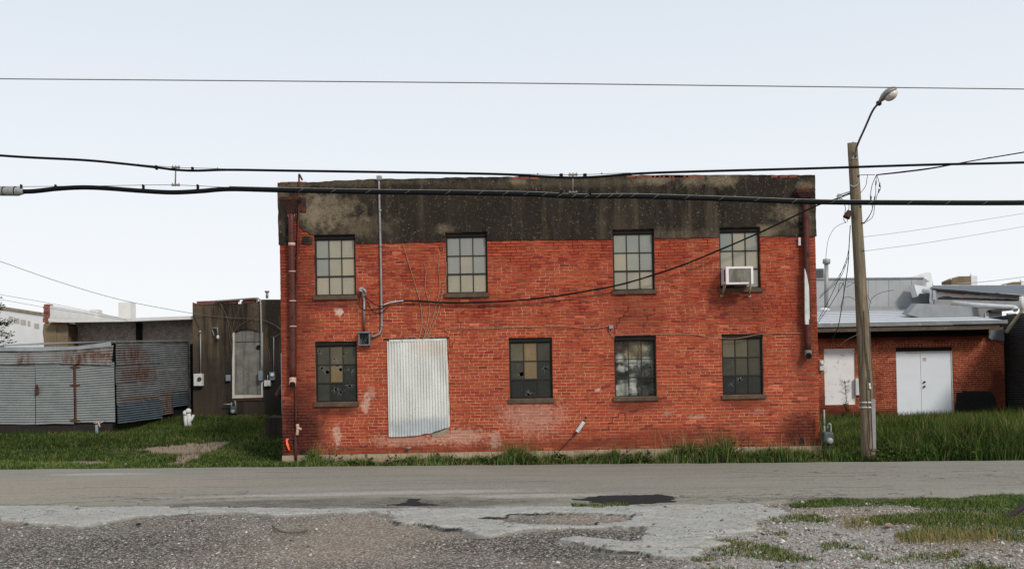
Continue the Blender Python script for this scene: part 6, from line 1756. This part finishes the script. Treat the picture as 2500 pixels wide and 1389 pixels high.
# tall grass on the right lot
N = 150000
x = RNG.uniform(xR + .06, 19, N); y = 21.02 + (31.85 - 21.02) * RNG.random(N) ** 1.25
z = gz(x, y); u, v = proj(x, y, z)
ok = (u < 2580)
ok &= ~((x > xr - .1))
ok &= (x - pb.x) ** 2 + (y - pb.y) ** 2 > .03
ok &= RNG.random(N) < np.clip(.62 + .5 * vnoise(x, y, 1.1, 51), .15, 1)
x, y = x[ok], y[ok]
hh = (.14 + .28 * sst(21.0, 21.8, y) + .14 * vnoise(x, y, .8, 52) + .12 * vnoise(x, y, 2.5, 53) + .34 * sst(8.8, 11, x)) * (1 - .45 * sst(25, 30, y)) * RNG.uniform(.6, 1.25, len(x))
hh *= np.where(x < 8.2, .75, 1)
blades('tall_grass', np.stack([x, y], -1), np.clip(hh, .06, 1.1), .016, 'tall dense green grass in front of the low brick building', dry=.05, lean=.42, k=(.72 + .3 * vnoise(x, y, .7, 55) + .25 * vnoise(x, y, 2.4, 56))[:, None])
N = 9000
x = RNG.uniform(xR + .1, 16, N); y = RNG.uniform(21.3, 29, N)
ok = (x < xr - .15) & (vnoise(x, y, .9, 58) > -.15) & ((x - pb.x) ** 2 + (y - pb.y) ** 2 > .05)
x, y = x[ok], y[ok]
blades('seeding_tall_grass', np.stack([x, y], -1), (.5 + .25 * sst(8.5, 11, x)) * RNG.uniform(.65, 1.25, len(x)) * (1 - .3 * sst(25, 29, y)), .012, 'lighter seeding stalks standing above the tall grass before the low brick building', dry=.22, lean=.35, k=1.25)
cs = [(random.uniform(xR + .1, 11.5), random.uniform(YE + .05, YE + .5), random.uniform(.08, .3), 30) for _ in range(90)]
leafy('verge_weeds', cs, 'low leafy weeds along the road edge at the foot of the utility pole', k=1.1)
# dead weed stalk before the boarded panel
b0 = P(2066, 1030, 31.2)
dw = thing('dead_weed', b0, 'dry branching weed stalk in front of the white board panel', 'plant')
weathered('dead_stalk', S(78, 70, 56), S(58, 50, 42), 10)
mb = MB().tube(spline([b0 - Vector((0, 0, .2)), P(2064, 1000, 31.2), P(2066, 975, 31.2), P(2064, 950, 31.2), P(2062, 928, 31.2)], 4), .012, 5)
for i in range(34):
    v_ = random.uniform(930, 985); p = P(2064 + random.uniform(-1, 1), v_, 31.2); s = random.choice((-1, 1))
    l = random.uniform(.08, .2) * (1 if v_ < 965 else .6)
    mb.tube([p, p + Vector((s * l * .6, random.uniform(-.06, .06), l * .3)), p + Vector((s * l, random.uniform(-.1, .1), l * .45 + random.uniform(-.05, .08)))], [.006, .005, .004], 4)
mb.build('stalk', 'dead_stalk', dw)
lw = MB()
for i in range(120):
    t_ = random.random(); p = P(2066 + random.gauss(0, 4), 1030 - 45 * t_, 31.2); a = random.uniform(0, 6.28); L = .06
    d = Vector((math.cos(a), math.sin(a) * .6, random.uniform(-.2, .6))) * L; s = Vector((-d.z, 0, d.x)) * .35
    lw.add([p, p + d * .5 + s, p + d, p + d * .5 - s], [(0, 1, 2, 3)], col=tuple(GREEN[3] * random.uniform(.5, 1)))
lw.build('leaves', 'grass_blade', dw, recalc=False)
# foreground lawn and tufts
pts = []
for k, poly in enumerate(GRASS_NEAR):
    w_ = [G(a_, b_, -.05) for a_, b_ in poly]
    x0_, x1_ = min(p.x for p in w_) - .1, max(p.x for p in w_) + .1; y0_, y1_ = min(p.y for p in w_) - .15, max(p.y for p in w_) + .15
    x1_ = min(x1_, 9.0)
    n = int((x1_ - x0_) * (y1_ - y0_) * (4200 if k else 4600))
    x = RNG.uniform(x0_, x1_, n); y = RNG.uniform(y0_, y1_, n)
    u, v = proj(x, y, gz(x, y))
    ok = inpoly(u + 26 * vnoise(x, y, 2.4, 61) + 10 * vnoise(x, y, 7, 62), v + 7 * vnoise(x, y, 2.4, 63) + 3 * vnoise(x, y, 7, 64), poly)
    ok &= RNG.random(n) < np.clip((.75 if k == 0 else .55) + .7 * vnoise(x, y, 1.9, 65), .03, 1)
    ok &= y < near_edge(x) + .04
    pts.append((np.stack([x, y], -1)[ok], k))
big = pts[0][0]; small = np.concatenate([p for p, k in pts[1:]])
edge = np.clip(sst(11.4, 12.6, big[:, 1]), 0, 1)
zn = lambda x, y: gz(x, y)
blades('near_lawn', big, (.045 + .03 * np.clip(vnoise(big[:, 0], big[:, 1], 1.6, 71), -.6, 1)) * RNG.uniform(.5, 1.5, len(big)), .008, 'short green lawn in the right foreground beside the road', dry=.06 + .32 * (1 - edge) * RNG.random(len(big)), lean=.7, zfun=zn)
blades('grass_tufts', small, .045 * RNG.uniform(.4, 1.5, len(small)), .008, 'scattered tufts of grass growing through the gravel in the right foreground', dry=.24, lean=.8, zfun=zn)
N = 900
u = RNG.choice([2290, 2370, 2230, 2080, 2420, 2260, 2110, 2330], N) + RNG.normal(0, 24, N); v = RNG.normal(1318, 7, N) - 40 * (u < 2150)
q = np.array([tuple(G(a_, b_, -.05))[:2] for a_, b_ in zip(u, v)])
blades('dry_tufts', q, .11 * RNG.uniform(.4, 1.4, N), .007, 'straw-coloured dry grass tufts at the lower edge of the foreground lawn', dry=.85, lean=.45, zfun=zn)
q = np.array([tuple(G(a_, b_, 0))[:2] for a_, b_ in zip(RNG.uniform(1395, 1535, 500), RNG.normal(1231, 1.2, 500))])
blades('crack_grass', q, .04 * RNG.uniform(.4, 1.6, 500), .007, 'small green grass tufts in the joint below the black tar patch', dry=.1, lean=.7, zfun=lambda x, y: x * 0 - .01)

# gravel
m = NT('pebbles'); MATS['pebbles'] = m.fin(m.attr('tint'), .9, 0, .2)
N = 95000
y = 8.2 + 6.2 * RNG.random(N) ** 1.15; x = RNG.uniform(-1, 1, N) * (y * .56 + .3)
u, v = proj(x, y, gz(x, y))
ok = y < near_edge(x) - .02
for poly in APRON:
    ia = paved_sd(x, y, APRON.index(poly)) > .03
    ok &= ~(ia & (RNG.random(N) > .10))
ok &= ~(inpoly(u, v, GRASS_NEAR[0]) & (RNG.random(N) > .15))
right = sst(1650, 1900, u)
ok &= RNG.random(N) < np.clip(.28 + .55 * right + .45 * vnoise(x, y, 1.3, 81), .1, 1)
x, y, u, v, right = x[ok], y[ok], u[ok], v[ok], right[ok]
n = len(x)
sz = np.clip(RNG.lognormal(-4.95, .50, n), .004, .042) * (1 + .25 * right)
inap = np.zeros(n, bool)
for k in range(2): inap |= paved_sd(x, y, k) > .03
z = np.where(inap, APZ, gz(x, y)) + sz * .15
base = np.array([[1, 0, 0], [-1, 0, 0], [0, 1, 0], [0, -1, 0], [0, 0, 1], [0, 0, -1.0]])
J = base[None] * RNG.uniform(.65, 1.3, (n, 6, 1)) + RNG.normal(0, .16, (n, 6, 3))
J[:, :, 2] *= .6
a_ = RNG.uniform(0, 6.283, n); ca, sa = np.cos(a_)[:, None], np.sin(a_)[:, None]
JX = J[:, :, 0] * ca - J[:, :, 1] * sa; JY = J[:, :, 0] * sa + J[:, :, 1] * ca
Vv = np.stack([x[:, None] + JX * sz[:, None], y[:, None] + JY * sz[:, None], z[:, None] + J[:, :, 2] * sz[:, None]], -1).reshape(-1, 3)
o8 = np.array([[0, 2, 4], [2, 1, 4], [1, 3, 4], [3, 0, 4], [2, 0, 5], [1, 2, 5], [3, 1, 5], [0, 3, 5]])
T = (np.arange(n)[:, None, None] * 6 + o8[None]).reshape(-1, 3)
pal_ = np.array([[lin(c) for c in q_] for q_ in ((150, 145, 139), (128, 122, 114), (170, 166, 161), (104, 98, 91), (138, 125, 112), (192, 188, 183), (82, 77, 72), (130, 114, 102))])
prob = np.where(right[:, None] > .5, np.array([[.2, .12, .22, .08, .14, .1, .05, .09]]), np.array([[.20, .17, .12, .15, .15, .06, .08, .07]]))
cum = prob.cumsum(1); idx = (RNG.random(n)[:, None] * cum[:, -1:] > cum).sum(1)
Cc = np.repeat(pal_[idx] * RNG.uniform(.6, 1.3, n)[:, None], 6, 0)
tag(fastmesh('gravel', Vv, T, 'pebbles', Cc), 'loose grey and tan gravel scattered over the foreground', 'gravel', kind='stuff')

# tree at the left edge
tb = P(-48, 1030, 36.2); tb.z = .6
tree = thing('evergreen_tree', tb, 'dark evergreen tree cut off by the left edge, behind the shed', 'tree')
weathered('bark', S(70, 58, 48), S(52, 44, 36), 6, stretch=(3, 3, .5), bump=.6, bscale=12, bdist=.02)
ht = P(-40, 722, 36.2).z - .6
tk = MB().tube([tb + Vector((0, 0, -.2)), tb + Vector((.03, 0, ht * .4)), tb + Vector((0, .02, ht * .75)), tb + Vector((.02, 0, ht))], [.14, .11, .07, .02], 10)
V, T, C = [], [], []
n0 = 0
rt = random.Random(9)
for i in range(150):
    t_ = rt.uniform(.08, 1); a = rt.uniform(0, 6.283); L = (1.5 * (1 - t_) ** .6 + .42) * rt.uniform(.6, 1.15)
    p0 = tb + Vector((0, 0, ht * t_)); d = Vector((math.cos(a), math.sin(a), rt.uniform(.0, .45)))
    p1 = p0 + d * L * .6; p2 = p0 + d * L + Vector((0, 0, -.05 * L))
    tk.tube([p0, p1, p2], [.022, .014, .006], 5)
    for j in range(46):
        s = rt.uniform(.25, 1.05); p = p0.lerp(p1, s / .6) if s < .6 else p1.lerp(p2, min(1, (s - .6) / .4))
        dd_ = (d + Vector((rt.gauss(0, .7), rt.gauss(0, .7), rt.gauss(.1, .5)))).normalized(); l = rt.uniform(.06, .17)
        sd2 = dd_.cross(Vector((rt.random(), rt.random(), rt.random() + .2))).normalized() * l * .16
        p = p + Vector((rt.gauss(0, .05), rt.gauss(0, .05), rt.gauss(0, .05)))
        V += [tuple(p), tuple(p + dd_ * l * .5 + sd2), tuple(p + dd_ * l), tuple(p + dd_ * l * .5 - sd2)]
        T += [(n0, n0 + 1, n0 + 2), (n0, n0 + 2, n0 + 3)]; n0 += 4
        c_ = np.array([lin(44), lin(62), lin(34)]) * rt.uniform(.5, 1.5); C += [c_] * 4
tk.build('trunk', 'bark', tree)
o_ = fastmesh('crown', np.array(V) - np.array(tb), np.array(T), 'grass_blade', np.array(C))
o_.parent = tree; o_.location = (0, 0, 0)
